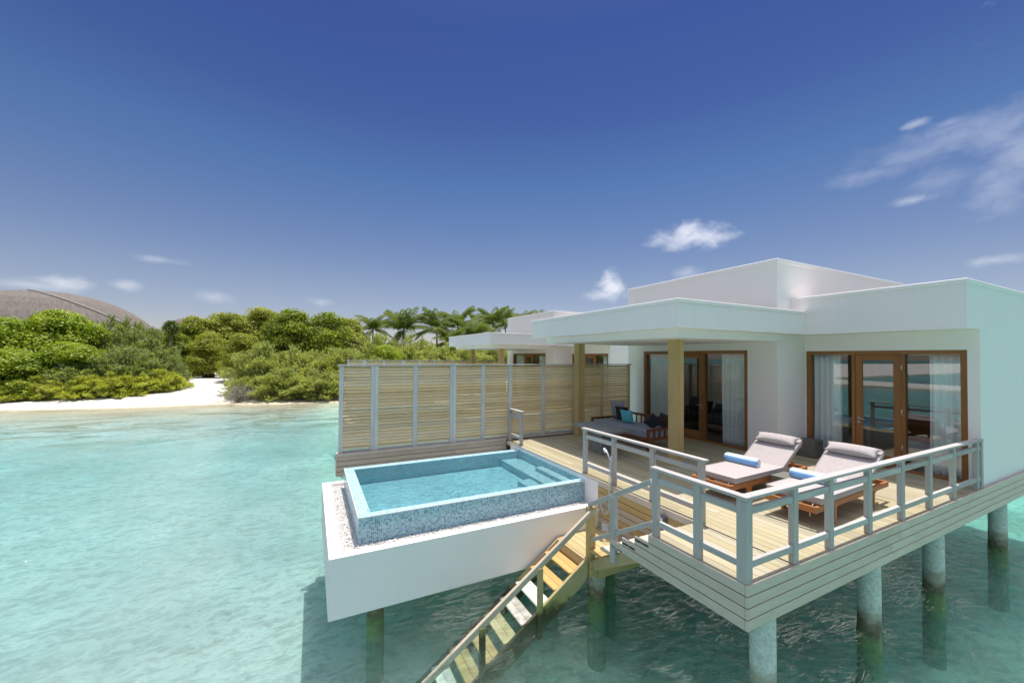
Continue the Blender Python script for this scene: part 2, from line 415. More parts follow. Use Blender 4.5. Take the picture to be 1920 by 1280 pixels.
def leafmat(name, cols, rough=.5, trans=.35):
    m, g = newmat(name)
    i = g.n('ShaderNodeNewGeometry').outputs['Random Per Island']
    P = g.n('ShaderNodeNewGeometry').outputs['Position']
    n = g.noise(P, .45, 3, .6)
    f = g.m('ADD', g.m('MULTIPLY', i, .5), g.m('MULTIPLY', g.mr(n, .3, .7), .5))
    c = g.ramp(f, [(k / (len(cols) - 1), q) for k, q in enumerate(cols)])
    p = principled(g, c, rough, spec=.35)
    t = g.n('ShaderNodeBsdfTranslucent'); g.set(t, 0, g.mix(1., c, (1.6, 1.7, .5), 'MULTIPLY'))
    x = g.n('ShaderNodeMixShader'); g.set(x, 0, trans); g.set(x, 1, p); g.set(x, 2, t)
    finish(m, g, x); return m
M['leaf_bright'] = leafmat('bright_leaf', [(.09, .155, .010), (.20, .275, .018), (.32, .385, .026), (.44, .47, .05)])
M['leaf_deep'] = leafmat('deep_leaf', [(.08, .12, .012), (.17, .22, .02), (.28, .33, .03), (.39, .42, .05)])
M['leaf_olive'] = leafmat('olive_leaf', [(.14, .16, .02), (.25, .27, .035), (.35, .37, .055), (.42, .40, .10)])
M['leaf_dark_feather'] = leafmat('dark_feather_leaf', [(.17, .20, .09), (.26, .30, .13), (.34, .38, .17), (.42, .44, .22)], .6, .3)
M['leaf_pale_feather'] = leafmat('pale_feather_leaf', [(.23, .26, .09), (.35, .38, .14), (.45, .47, .19), (.53, .53, .26)], .6, .3)
M['leaf_low_feather'] = leafmat('low_feather_leaf', [(.26, .28, .055), (.38, .40, .08), (.48, .49, .11), (.56, .55, .18)], .6, .3)
M['leaf_palm'] = leafmat('palm_leaf', [(.06, .10, .02), (.11, .15, .035), (.16, .20, .05), (.24, .25, .09)], .65, .3)
M['dead_twig'] = leafmat('dead_twig', [(.26, .23, .20), (.36, .33, .30), (.42, .39, .36)], .8, .05)
M['bark'] = flat('bark', (.16, .125, .09), .9, var=.35, sc=8, bs=.5, bsc=20, bd=.02)
M['palm_bark'] = flat('palm_bark', (.26, .22, .18), .9, var=.3, sc=6, bs=.5, bsc=14, bd=.02)
def thatch():
    m, g = newmat('thatch')
    uv = g.n('ShaderNodeTexCoord').outputs['UV']
    n = g.noise(g.mapv(uv, (120, 9, 1)), 1.6, 4, .7); n2 = g.noise(uv, 9, 3); n3 = g.noise(g.mapv(uv, (1, 60, 1)), 1, 2)
    c = g.mix(g.mr(n, .35, .68), (.225, .195, .172), (.125, .108, .097)); c = g.mix(g.m('MULTIPLY', g.mr(n3, .5, .7), .4), c, (.29, .255, .225)); c = g.mix(g.m('MULTIPLY', n2, .3), c, (.17, .15, .13))
    finish(m, g, principled(g, c, .95, n, .6, .15, .1)); return m
M['thatch'] = thatch()

def sandmat(name, beach):
    m, g = newmat(name)
    P = g.n('ShaderNodeNewGeometry').outputs['Position']; s = g.n('ShaderNodeSeparateXYZ'); g.set(s, 0, P)
    n = g.noise(P, .8, 5, .6, .4); n2 = g.noise(P, 9, 4, .7); n3 = g.noise(P, .10, 4, .6, .8)
    if beach:
        c = g.mix(n, (.76, .73, .66), (.68, .64, .56))
        c = g.mix(g.mr(n2, .68, .72, 0, .6), c, (.26, .20, .13))
        c = g.mix(g.mr(s.outputs[2], .16, .02), c, (.62, .53, .38))
    else:
        c = g.mix(n, (.66, .585, .55), (.54, .48, .45)); c = g.mix(g.mr(s.outputs[2], -.42, -.08), c, (.50, .43, .30)); c = g.mix(g.m('MULTIPLY', g.mr(s.outputs[0], -.5, 3.0), .85), c, (.74, .82, .60))  # sand painted paler green villa-side, to lift the water in the deck's shade
        # coral rubble and weed patches, thicker under the villa side
        side = g.mr(s.outputs[0], 1.5, 6.0)
        pn = g.noise(g.mapv(P, (1, 1, 1)), .55, 5, .65, .7)
        c = g.mix(g.m('MULTIPLY', g.mr(pn, .44, .60), g.mr(side, 0, 1, .10, .38)), c, (.13, .15, .09))
        c = g.mix(g.m('MULTIPLY', g.mr(n2, .62, .70), g.mr(side, 0, 1, .25, .6)), c, (.16, .17, .12))
        band = g.noise(g.mapv(P, (.22, .75, 1)), 1.2, 7, .72, .8)
        yb = g.m('MULTIPLY', g.mr(s.outputs[1], 26, 31), g.mr(s.outputs[1], 39, 36))
        c = g.mix(g.m('MULTIPLY', g.m('MULTIPLY', g.mr(band, .49, .56), yb), .8), c, (.20, .16, .08))
    finish(m, g, principled(g, c, .9, n2, .4, .03, .2)); return m
M['sand'] = sandmat('sand', True); M['seabed'] = sandmat('seabed_sand', False)

def watermat(name, absorb, density, sc=1.0, gobo=(.62, 1.0), bumpd=.05, rough=.02, fk=.9, scat=None):
    """Fresnel mix of sky reflection and tinted see-through; the body absorbs red first"""
    m, g = newmat(name)
    P = g.n('ShaderNodeNewGeometry').outputs['Position']
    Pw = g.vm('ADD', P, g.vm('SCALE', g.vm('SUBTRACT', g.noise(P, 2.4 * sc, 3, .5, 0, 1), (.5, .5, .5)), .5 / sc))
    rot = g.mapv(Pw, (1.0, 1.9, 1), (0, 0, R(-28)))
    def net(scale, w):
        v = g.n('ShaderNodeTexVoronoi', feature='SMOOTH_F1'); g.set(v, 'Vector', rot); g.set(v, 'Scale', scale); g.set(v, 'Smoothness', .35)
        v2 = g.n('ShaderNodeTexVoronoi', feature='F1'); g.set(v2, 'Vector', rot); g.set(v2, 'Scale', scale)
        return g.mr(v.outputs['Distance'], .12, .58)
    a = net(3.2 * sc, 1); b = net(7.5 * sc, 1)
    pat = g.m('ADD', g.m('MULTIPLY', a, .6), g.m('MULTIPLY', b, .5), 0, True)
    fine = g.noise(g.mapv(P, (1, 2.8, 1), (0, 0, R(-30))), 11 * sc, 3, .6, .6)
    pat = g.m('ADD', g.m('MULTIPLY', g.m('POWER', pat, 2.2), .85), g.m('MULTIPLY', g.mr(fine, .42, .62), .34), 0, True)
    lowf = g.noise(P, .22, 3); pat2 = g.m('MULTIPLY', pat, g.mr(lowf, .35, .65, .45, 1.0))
    tr = g.mix(pat2, (gobo[0],) * 3, (gobo[1],) * 3)  # caustic light net put into the tint, for the bed and the ripples
    h = g.m('ADD', g.noise(g.mapv(P, (1, 1.8, 1), (0, 0, R(-24))), 4.2 * sc, 7, .62, .5), g.m('MULTIPLY', pat, .15))
    rn = g.noise(g.mapv(P, (1, 3.2, 1), (0, 0, R(-34))), 2.6 * sc, 3, .5, .8)
    ridge = g.m('POWER', g.m('SUBTRACT', 1.0, g.m('ABSOLUTE', g.m('MULTIPLY_ADD', rn, 2.0, -1.0))), 9.0)
    msk = g.mr(g.noise(P, .55, 3, .55), .50, .68)
    h = g.m('ADD', h, g.m('MULTIPLY', g.m('MULTIPLY', ridge, msk), 1.7))
    bp = g.n('ShaderNodeBump'); g.set(bp, 'Strength', 1.0); g.set(bp, 'Distance', bumpd); g.set(bp, 'Height', h)
    dt = g.n('ShaderNodeVectorMath', operation='DOT_PRODUCT'); g.set(dt, 0, bp.outputs[0]); g.set(dt, 1, g.n('ShaderNodeNewGeometry').outputs['Incoming'])
    f5 = g.m('POWER', g.m('SUBTRACT', 1.0, g.m('ABSOLUTE', dt.outputs['Value']), 0, True), 5.0)
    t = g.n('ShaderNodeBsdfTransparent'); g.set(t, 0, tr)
    gl = g.n('ShaderNodeBsdfGlossy'); g.set(gl, 'Roughness', rough); g.set(gl, 'Normal', bp); g.set(gl, 0, (1, 1, 1, 1))
    x = g.n('ShaderNodeMixShader'); g.set(x, 0, g.m('MULTIPLY_ADD', f5, fk, .016)); g.set(x, 1, t); g.set(x, 2, gl)
    va = g.n('ShaderNodeVolumeAbsorption'); g.set(va, 0, absorb); g.set(va, 1, density)
    if scat:
        vs = g.n('ShaderNodeVolumeScatter'); g.set(vs, 0, scat[0]); g.set(vs, 1, scat[1]); g.set(vs, 'Anisotropy', .2)
        ad = g.n('ShaderNodeAddShader'); g.set(ad, 0, va); g.set(ad, 1, vs); va = ad
    finish(m, g, x, va); return m
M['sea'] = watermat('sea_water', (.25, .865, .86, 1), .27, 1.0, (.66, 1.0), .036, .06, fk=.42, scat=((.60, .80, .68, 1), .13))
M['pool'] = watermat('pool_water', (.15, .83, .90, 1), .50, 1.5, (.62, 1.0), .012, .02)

# ------------------------------------------------------------------ ground: seabed and beach, one height field
def ax(stops):
    out = []
    for a, b, st in stops: out += list(np.arange(a, b, st))
    return np.array(out + [stops[-1][1]])
XS = ax([(-4000, -1000, 500), (-1000, -200, 80), (-200, -60, 8), (-60, -30, 1.5), (-30, 30, .75), (30, 80, 2), (80, 240, 10), (240, 1000, 80), (1000, 4000, 500)])
YS = ax([(-4000, -1000, 500), (-1000, -200, 80), (-200, -40, 8), (-40, -6, 1.5), (-6, 24, .75), (24, 80, .6), (80, 140, 2.5), (140, 400, 13), (400, 1000, 80), (1000, 4000, 500)])
X, Y = np.meshgrid(XS, YS)
shore = np.interp(X, [-300, -60, -20, -12.2, -7.3, -3.3, .8, 20, 60, 200], [52, 46, 42.4, 40.6, 41.0, 39.3, 39.0, 41, 50, 90])
d = Y - shore
land = np.where(d > 0, np.minimum(d * .075, 1.3 + .15 * np.sin(X * .2)), 0)
far = np.clip((d - 75) * .06, 0, 30)
deep = np.interp(-d, [0, 3, 8, 16, 32, 45, 80, 200, 4000], [0, .14, .40, .85, 1.15, 1.75, 3.2, 7, 30])
side = np.clip((np.abs(X) - 60) * .03, 0, 12)
rng = np.random.RandomState(3)
ripple = .05 * np.sin(X * .9 + Y * .4) * np.sin(Y * .7 - X * .2) + .03 * np.sin(X * 2.1 - Y)
H = np.where(d > 0, land - far, -deep - side * np.clip(-d / 40, 0, 1) + ripple * np.clip(-d / 6, 0, 1))
H += .35 * np.clip(1 - np.abs(X - 5) / 12, 0, 1) * 0
# sand bank out at sea, opposite the villa
bank = np.exp(-((X + 62 + .16 * (Y - 34)) / 9.5) ** 2) * np.exp(-((Y - 34) / 50) ** 4)
H = np.where(d < -1, H + bank * (-H + .45), H)
# hollow in the sand where the path goes up between the bushes
gap = np.exp(-((X + 12 - (Y - 60) * 0.05) / 4) ** 2) * np.clip((Y - 44) / 10, 0, 1) * np.clip((80 - Y) / 10, 0, 1)
H += gap * .15
ny, nx = X.shape
V = np.stack([X, Y, H], -1).reshape(-1, 3)
I = np.arange(ny * nx).reshape(ny, nx)
F = np.stack([I[:-1, :-1], I[:-1, 1:], I[1:, 1:], I[1:, :-1]], -1).reshape(-1, 4)
mh = V[F, 2].mean(1)
def sheet(name, F, mat, **k):
    used = np.unique(F); mp = -np.ones(len(V), int); mp[used] = np.arange(len(used))
    me = bpy.data.meshes.new(name); me.from_pydata(V[used].tolist(), [], mp[F].tolist())
    me.polygons.foreach_set('use_smooth', [True] * len(F)); me.materials.append(mat)
    o = bpy.data.objects.new(name, me); COL.objects.link(o); tag(o, **k); return o
wet = mh < 0
sheet('seabed', F[wet], M['seabed'], kind='structure')
sheet('beach', F[~wet], M['sand'], kind='structure')
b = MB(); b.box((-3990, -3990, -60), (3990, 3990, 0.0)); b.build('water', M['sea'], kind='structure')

# ------------------------------------------------------------------ villa
P_ = M['plaster']
def frame_unit(root, x, y0, y1, z0, z1, dy0, dy1, handle_y, tagc):
    """timber window wall facing -x: outer frame, two fixed lights, a glazed door between jambs"""
    w = .10; xi = x + .06
    f = MB()
    f.box((x - .015, y0, z0), (x + .13, y0 + w, z1)); f.box((x - .015, y1 - w, z0), (x + .13, y1, z1))
    f.box((x - .015, y0 + w, z1 - .09), (x + .13, y1 - w, z1)); f.box((x - .012, y0 + w, z0), (x + .13, y1 - w, z0 + .07))
    f.box((x - .01, dy0 - .06, z0 + .07), (x + .12, dy0, z1 - .09)); f.box((x - .01, dy1, z0 + .07), (x + .12, dy1 + .06, z1 - .09))
    fr = f.build('window_frame', M['frame_wood'], root, bevel=.004)
    for a, c in ((y0 + w, dy0 - .06), (dy1 + .06, y1 - w)):
        q = MB(); q.box((xi, a, z0 + .07), (xi + .008, c, z1 - .09)); q.build('pane', M['glass'], fr)
    d_ = MB(); s = .145; dz0 = z0 + .075; dz1 = z1 - .094
    d_.box((x + .01, dy0 + .004, dz0), (x + .055, dy0 + s, dz1)); d_.box((x + .01, dy1 - s, dz0), (x + .055, dy1 - .004, dz1))
    d_.box((x + .01, dy0 + s, dz1 - .13), (x + .055, dy1 - s, dz1)); d_.box((x + .01, dy0 + s, dz0), (x + .055, dy1 - s, dz0 + .22))
    dr = d_.build('door', M['frame_wood'], root, bevel=.004)
    q = MB(); q.box((x + .028, dy0 + s, dz0 + .22), (x + .036, dy1 - s, dz1 - .13)); q.build('pane', M['glass'], dr)
    hy = dy1 - .07 if handle_y > 0 else dy0 + .07
    h = MB(); h.tube([(x + .01, hy, z0 + 1.09), (x - .05, hy, z0 + 1.09)], .012); h.tube([(x - .045, hy, z0 + 1.09), (x - .045, hy - .13 * handle_y, z0 + 1.085)], .010)
    h.tube([(x + .012, hy, z0 + 1.09), (x, hy, z0 + 1.09)], .028, 14); h.tube([(x + .012, hy, z0 + 1.0), (x, hy, z0 + 1.0)], .024, 14)
    h.build('handle', M['steel'], dr)
    oy = dy0 if handle_y > 0 else dy1
    for zz in (.45, 1.25, 2.25):
        h = MB(); h.tube([(x - .006, oy, z0 + zz), (x - .006, oy, z0 + zz + .14)], .010, 8); h.build('hinge', M['steel'], dr)

villa = thing('villa', (10.45, 5.85, 1.18), 'white flat-roofed overwater villa with a canopy over its deck, nearest the camera', 'villa', 'white overwater villas')
XL, XR, XP = 10.45, 11.7, 11.05
zb = 1.19
w = MB()   # living-room wing: tall block
w.box((XL, 10.34, zb), (XL + .2, 11.1, 4.38)); w.box((XL, 5.85, zb), (XL + .2, 6.62, 4.38)); w.box((XL, 6.62, zb), (XL + .2, 10.34, 1.66))
w.box((XL, 5.85, 4.38), (XL + .2, 11.1, 6.60))
w.box((XL + .2, 5.85, zb), (XR + .2, 6.05, 6.60)); w.box((XR + .2, 5.85, 1.2), (17.6, 6.05, 6.60)); w.box((XL + .2, 10.9, zb), (17.6, 11.1, 6.60)); w.box((17.4, 6.05, zb), (17.6, 10.9, 6.60))
w.build('wall', P_, villa)
w = MB(); w.box((XL + .2, 6.05, 6.2), (17.4, 10.9, 6.35)); w.box((XL + .2, 6.05, 4.55), (17.4, 10.9, 4.65))
w.box((XL - .02, 5.83, 6.60), (XL + .24, 11.12, 6.69)); w.box((XL + .24, 5.83, 6.60), (17.62, 6.07, 6.69)); w.box((XL + .24, 10.88, 6.60), (17.62, 11.12, 6.69)); w.box((17.38, 6.07, 6.60), (17.62, 10.88, 6.69))
w.build('roof', P_, villa, bevel=.01)
w = MB()   # bathroom wing with its overhanging parapet
w.box((XR, 2.77, zb), (XR + .2, 2.94, 4.76)); w.box((XR, 5.83, zb), (XR + .2, 5.848, 4.36)); w.box((XR, 2.94, 4.36), (XR + .2, 5.848, 4.76)); w.box((XR, 2.94, zb), (XR + .2, 5.83, 1.66))
w.box((XR + .2, 2.77, 1.2), (20, 2.97, 5.62)); w.box((19.8, 2.97, zb), (20, 5.848, 5.62))
w.box((XP, 2.77, 4.76), (XR + .2, 5.848, 5.62))
w.build('wall', P_, villa)
w = MB(); w.box((XR + .2, 2.97, 5.2), (19.8, 5.848, 5.3))
w.box((XP - .02, 2.75, 5.62), (XR + .2, 5.848, 5.71)); w.box((XR + .2, 2.75, 5.62), (20.02, 2.99, 5.71)); w.box((19.78, 2.99, 5.62), (20.02, 5.848, 5.71))
w.build('roof', P_, villa, bevel=.01)
w = MB()
w.box((6.49, 5.52, 4.765), (XL - .002, 11.35, 5.27)); w.box((XL - .002, 5.52, 4.765), (XP - .002, 5.848, 5.27))
w.box((6.47, 5.50, 5.27), (6.60, 11.37, 5.35)); w.box((6.60, 5.50, 5.27), (XL - .002, 5.62, 5.35)); w.box((6.60, 11.25, 5.27), (XL - .002, 11.37, 5.35)); w.box((XL - .002, 5.50, 5.27), (XP - .002, 5.846, 5.35))
w.box((6.74, 5.756, 4.585), (XL - .002, 10.80, 4.765))
w.build('canopy', P_, villa, bevel=.008)
for y in (6.41, 10.15):
    w = MB(); w.box((7.50, y, DK), (7.62, y + .245, 4.585)); w.box((7.62, y + .002, DK), (7.745, y + .243, 4.585)); w.build('post', M['tan_wood'], villa, bevel=.004)
M['bounce_grey'] = flat('bounce_sheet', (.36, .35, .33), .9, var=.3, sc=3)  # unseen grey sheets added on the roofs to cut light bounced onto walls
w = MB(); w.box((6.56, 5.60, 5.271), (XL - .01, 11.28, 5.30)); w.build('bounce_sheet', M['bounce_grey'], villa)
w = MB(); w.box((XR + .3, 3.05, 5.301), (19.7, 5.80, 5.33)); w.build('bounce_sheet', M['bounce_grey'], villa)
frame_unit(villa, XL + .03, 6.62, 10.34, 1.66, 4.38, 8.0, 8.86, -1, 'l')
frame_unit(villa, XR + .03, 2.94, 5.83, 1.66, 4.36, 3.94, 4.79, 1, 'r')
w = MB(); w.box((XL + .2, 6.05, 1.60), (17.4, 10.9, 1.66)); w.box((XR + .2, 2.97, 1.60), (19.8, 5.848, 1.66)); w.build('floor', M['interior_floor'], villa)
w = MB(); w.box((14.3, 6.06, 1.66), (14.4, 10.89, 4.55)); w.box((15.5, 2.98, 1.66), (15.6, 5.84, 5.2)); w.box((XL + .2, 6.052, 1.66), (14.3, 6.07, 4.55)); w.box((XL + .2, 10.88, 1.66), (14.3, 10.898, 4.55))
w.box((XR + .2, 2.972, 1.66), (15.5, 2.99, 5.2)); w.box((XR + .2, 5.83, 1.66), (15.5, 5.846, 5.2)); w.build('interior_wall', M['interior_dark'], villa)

# curtains
def curtain(x, y0, y1, z0, z1, label, amp=.035):
    b = MB(); n = int((y1 - y0) / .02)
    ph = random.random() * 6
    def fn(u, v):
        yy = y0 + (y1 - y0) * u; fl = 1 + .12 * (1 - v)
        k = (yy - y0) * 2 * math.pi / .13
        return (x + amp * math.sin(k + ph + .8 * math.sin(k * .37)) * fl + .01 * math.sin(v * 5 + k * .2), yy + .012 * math.sin(v * 3 + yy * 9) * (1 - v), z0 + (z1 - z0) * v)
    b.grid(fn, n, 14)
    o = b.build('curtain', M['curtain'], label=label, cat='curtain', group='white curtains behind the glass')
    md = o.modifiers.new('thick', 'SOLIDIFY'); md.thickness = .004
    return o
curtain(XL + .21, 9.30, 10.22, 1.68, 4.28, 'white gathered curtain at the end of the window behind the sofa')
curtain(XL + .21, 6.74, 7.50, 1.68, 4.28, 'white gathered curtain behind the glass just left of the bare corner wall')
curtain(XR + .21, 5.14, 5.72, 1.68, 4.24, 'white gathered curtain behind the glass beside the small stone block')
curtain(XR + .21, 3.02, 3.55, 1.68, 4.24, 'white gathered curtain behind the glass nearest the end of the deck railing')
for ya, yb in ((2.99, 3.86), (4.88, 5.80)):
    b = MB(); b.box((XR + .19, ya, 4.26), (XR + .25, yb, 4.30)); b.build('curtain_rail', M['white_plastic'], villa)

# things in the rooms
def bathtub():
    t = thing('bathtub', (12.95, 3.55, 1.66), 'white freestanding bathtub seen through the glass at the railing end', 'bathtub')
    b = MB()
    def shell(sc, z0, z1):
        def fn(u, v):
            a = 2 * math.pi * u; k = sc * (.72 + .28 * v ** .6)
            return (12.95 + .40 * k * math.cos(a), 3.6 + .80 * k * math.sin(a), z0 + (z1 - z0) * v + .06 * v * math.sin(a) ** 2)
        return fn
    b.grid(shell(1.0, 1.67, 2.24), 32, 8); b.grid(lambda u, v: shell(.92, 1.78, 2.24)(1 - u, v), 32, 8)
    def rim(u, v):
        p = shell(1.0 - .08 * v, 1.67 if v < .5 else 1.78, 2.24)(u, 1.0); return (p[0], p[1], p[2] + .004)
    b.grid(rim, 32, 1); b.grid(lambda u, v: (12.95 + .27 * (1 - v) * math.cos(2 * math.pi * u), 3.6 + .54 * (1 - v) * math.sin(2 * math.pi * u), 1.79), 32, 2)
    b.build('tub', M['bath_white'], t)
bathtub()
t = thing('washstand', (12.6, 5.3, 1.66), 'timber washstand with a white bowl seen through the glass by the door handle', 'washstand')
b = MB(); b.box((12.35, 4.95, 2.40), (12.95, 5.75, 2.46)); b.build('counter', M['frame_wood'], t)
b = MB(); b.box((12.4, 5.0, 1.95), (12.9, 5.7, 1.99)); b.build('shelf', M['frame_wood'], t)
for xx, yy in ((12.38, 4.97), (12.38, 5.68), (12.88, 4.97), (12.88, 5.68)):
    b = MB(); b.box((xx, yy, 1.66), (xx + .05, yy + .05, 2.40)); b.build('leg', M['frame_wood'], t)
b = MB(); b.grid(lambda u, v: (12.65 + .2 * (.5 + .5 * v) * math.cos(6.2832 * u), 5.35 + .27 * (.5 + .5 * v) * math.sin(6.2832 * u), 2.465 + .16 * v), 24, 4)
b.grid(lambda u, v: (12.65 + .185 * v * math.cos(-6.2832 * u), 5.35 + .255 * v * math.sin(-6.2832 * u), 2.485 + .135 * v), 24, 5); b.build('basin', M['bath_white'], t)
t = thing('bed', (13.0, 8.6, 1.66), 'low bed with pale linen in the dim room behind the double-height window', 'bed')
b = MB(); b.box((12.2, 7.6, 1.70), (14.2, 9.5, 1.95)); b.build('bed_base', M['frame_wood'], t, bevel=.01)
b = MB(); b.box((12.25, 7.65, 1.95), (14.1, 9.45, 2.2)); b.build('mattress', M['bed_linen'], t, bevel=.05, seg=3)

# ------------------------------------------------------------------ deck
def boards_along_y(b, x0, x1, yf, z1, th=.03, pitch=.145, gap=.006):
    x = x0
    while x < x1 - .02:
        xe = min(x + pitch - gap, x1)
        for (ya, yb) in yf((x + xe) / 2):
            y = ya; nxt = ya + random.uniform(.8, 4.0)
            while y < yb - .01:
                ye = min(nxt, yb)
                if yb - ye < .4: ye = yb
                b.box((x, y + .002, z1 - th), (xe, ye - .002, z1), grain=1)
                y = ye; nxt = y + random.uniform(2.2, 4.2)
        x += pitch
deck = thing('deck', (5.2, 2.7, 1.18), 'pale timber deck on piles in front of the nearest villa', 'deck', 'villa decks')
b = MB()
def yr(x):
    if x < 5.20: return [(2.735, 4.1)]
    if x < XL: return [(2.735, 10.55)]
    if x < XR: return [(2.735, 5.85)]
    return []
boards_along_y(b, 4.285, 5.20, yr, DK); boards_along_y(b, 5.235, XR, yr, DK)
b.build('floor_board', M['deck'], deck, bevel=0)
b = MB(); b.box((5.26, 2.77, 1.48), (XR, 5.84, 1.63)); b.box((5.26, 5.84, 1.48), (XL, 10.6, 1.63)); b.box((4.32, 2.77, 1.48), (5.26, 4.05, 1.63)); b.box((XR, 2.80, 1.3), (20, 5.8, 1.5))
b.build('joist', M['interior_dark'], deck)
zt = [1.68, 1.555, 1.43, 1.305]; hb = .113
def split(b, lo, hi, axis):
    a, z = lo[axis], hi[axis]; p = a
    while p < z - .05:
        q = min(z, p + random.uniform(2.6, 4.2)); 
        if z - q < .6: q = z
        l2 = list(lo); h2 = list(hi); l2[axis] = p; h2[axis] = q - .002
        b.box(l2, h2, grain=axis); p = q
for k, z in enumerate(zt):
    b = MB(); split(b, (4.25, 2.70, z - hb), (20.0, 2.733, z), 0)
    b.build('skirt_board', M['grey_wood'], deck, bevel=.004)
    b = MB(); b.box((4.25, 2.735, z - hb), (4.283, [4.12, 4.385, 4.645, 4.905][k], z), grain=1)
    if k == 0: b.box((5.2, 4.1, z - .11), (5.233, 10.55, z), grain=1)
    b.build('skirt_board', M['grey_wood'], deck, bevel=.004)
# cladding below the deck edge beside the steps
zz = DK - .115
for k in range(7):
    b = MB(); split(b, (5.205, 3.9, zz - .108), (5.232, 6.365, zz), 1); zz -= .12
    b.build('cladding', M['tan_wood'] if k in (0, 1) else (M['clad_wood'] if k == 4 else M['pale_clad']), deck, bevel=.003)
b = MB()
for p in (((5.25, 2.9, 1.2), (5.4, 10.4, 1.48)), ((8.0, 2.9, 1.2), (8.15, 10.4, 1.48)), ((10.5, 2.9, 1.19), (10.65, 5.8, 1.48))): b.box(*p)
b.build('beam', M['clad_wood'], deck)

# steps down to the landing
st = thing('deck_steps', (4.7, 4.1, .75), 'pale timber steps between the deck and the lower landing', 'steps')
for k in range(1, 6):
    z = DK - .155 * k; y = 4.1 + .26 * (k - 1)
    b = MB(); b.box((4.25, y + .01, z - .035), (5.2, y + .14, z), grain=0); b.box((4.25, y + .146, z - .035), (5.2, y + .275, z), grain=0)
    b.build('tread', M['grey_wood'] if k < 5 else M['clad_wood'], st, bevel=.004)
for x in (4.33, 4.75, 5.1):
    b = MB(); b.bar((x, 4.12, 1.40), (x, 5.42, .62), .05, .16); b.build('stringer', M['clad_wood'], st)
for y, z in ((5.09, 1.05), (5.35, .895)):
    pass
land = thing('landing', (4.7, 5.9, .4), 'small timber landing between the deck steps and the swim ladder stairs', 'landing')
b = MB(); x = 4.25
while x < 5.15:
    b.box((x, 5.42, .715), (min(x + .14, 5.2), 6.355, .75), grain=1); x += .1465
b.build('floor_board', M['landing_wood'], land, bevel=.003)
b = MB(); b.box((4.25, 5.40, .58), (5.2, 5.455, .712)); b.build('beam', M['clad_wood'], land, bevel=.004)
b = MB(); b.box((4.25, 5.40, .44), (4.40, 5.56, .576)); b.build('beam', M['clad_wood'], land, bevel=.004)
b = MB(); b.box((4.42, 5.40, .38), (5.9, 5.46, .57)); b.build('beam', M['tan_wood'], land, bevel=.004)
b = MB(); b.box((4.22, 5.46, .50), (4.248, 6.36, .75)); b.build('beam', M['clad_wood'], land, bevel=.004)

# ------------------------------------------------------------------ railings
CAPZ = 2.634
def rail_run(root, axis, c, a, b_, posts, pw=.095, cap=(.105, .042)):
    """posts at the given places, two middle rails and a flat handrail along one axis"""
    def B(lo, hi, t0=0): # (along, across, z)
        return ((lo[0], c + lo[1], lo[2]), (hi[0], c + hi[1], hi[2])) if axis == 0 else ((c + lo[1], lo[0], lo[2]), (c + hi[1], hi[0], hi[2]))
    for p in posts:
        if p in (4.315, 2.78): continue
        m = MB(); m.box(*B((p - pw / 2, -.035, DK), (p + pw / 2, .035, CAPZ - cap[1])), grain=2); m.build('post', M['rail_wood'], root, bevel=.004)
    m = MB(); m.box(*B((a, -cap[0] / 2, CAPZ - cap[1]), (b_, cap[0] / 2, CAPZ)), grain=axis); m.build('handrail', M['rail_wood'], root, bevel=.006)
    for z0, z1 in ((2.42, 2.50), (1.83, 1.91)):
        m = MB(); ps = sorted(posts)
        for q0, q1 in zip(ps[:-1], ps[1:]):
            m.box(*B((q0 + pw / 2, -.024, z0), (q1 - pw / 2, .024, z1)), grain=axis)
        m.build('rail', M['rail_wood'], root, bevel=.004)
r1 = thing('deck_railing', (7.9, 2.75, DK), 'weathered timber railing round the near corner of the deck, in front of the loungers', 'railing', 'weathered timber railings')
rail_run(r1, 0, 2.765, 4.37, 11.6, [4.315, 5.25, 6.07, 7.12, 8.17, 9.21, 10.23, 11.38, 11.60])
rail_run(r1, 1, 4.31, 2.83, 4.09, [4.03, 3.36, 2.78])
m = MB(); m.box((4.262, 2.715, DK), (4.372, 2.835, CAPZ - .05), grain=2); m.build('post', M['rail_wood'], r1, bevel=.004)
m = MB(); m.box((4.255, 2.71, CAPZ - .05), (4.37, 2.83, CAPZ), grain=0); m.build('handrail', M['rail_wood'], r1, bevel=.006)
r2 = thing('deck_railing', (5.31, 5.5, DK), 'weathered timber railing above the cladding, between the pool and the steps', 'railing', 'weathered timber railings')
rail_run(r2, 1, 5.30, 3.98, 7.0, [6.92, 6.01, 5.03, 4.07])
r3 = thing('deck_railing', (5.31, 10.2, DK), 'short two-post timber railing at the far pool corner against the slatted screen', 'railing', 'weathered timber railings')
rail_run(r3, 1, 5.30, 9.75, 10.62, [10.52, 9.83])
r4 = thing('stair_railing', (4.3, 4.8, .75), 'sloping timber railing beside the deck steps down to the orange landing post', 'railing')
m = MB(); m.bar((4.30, 4.09, 2.42), (4.30, 5.50, 1.62), .06, .075); m.build('handrail', M['rail_wood'], r4, bevel=.004)
m = MB(); m.bar((4.30, 4.08, 1.84), (4.30, 5.44, 1.05), .04, .065); m.build('rail', M['rail_wood'], r4, bevel=.004)
m = MB(); m.box((4.262, 4.82, .93), (4.338, 4.935, 1.97), grain=2); m.build('post', M['rail_wood'], r4, bevel=.004)
m = MB(); m.box((4.25, 5.43, .752), (4.385, 5.53, 1.60), grain=2); m.build('post', M['tan_wood'], r4, bevel=.004, label='orange timber end post')

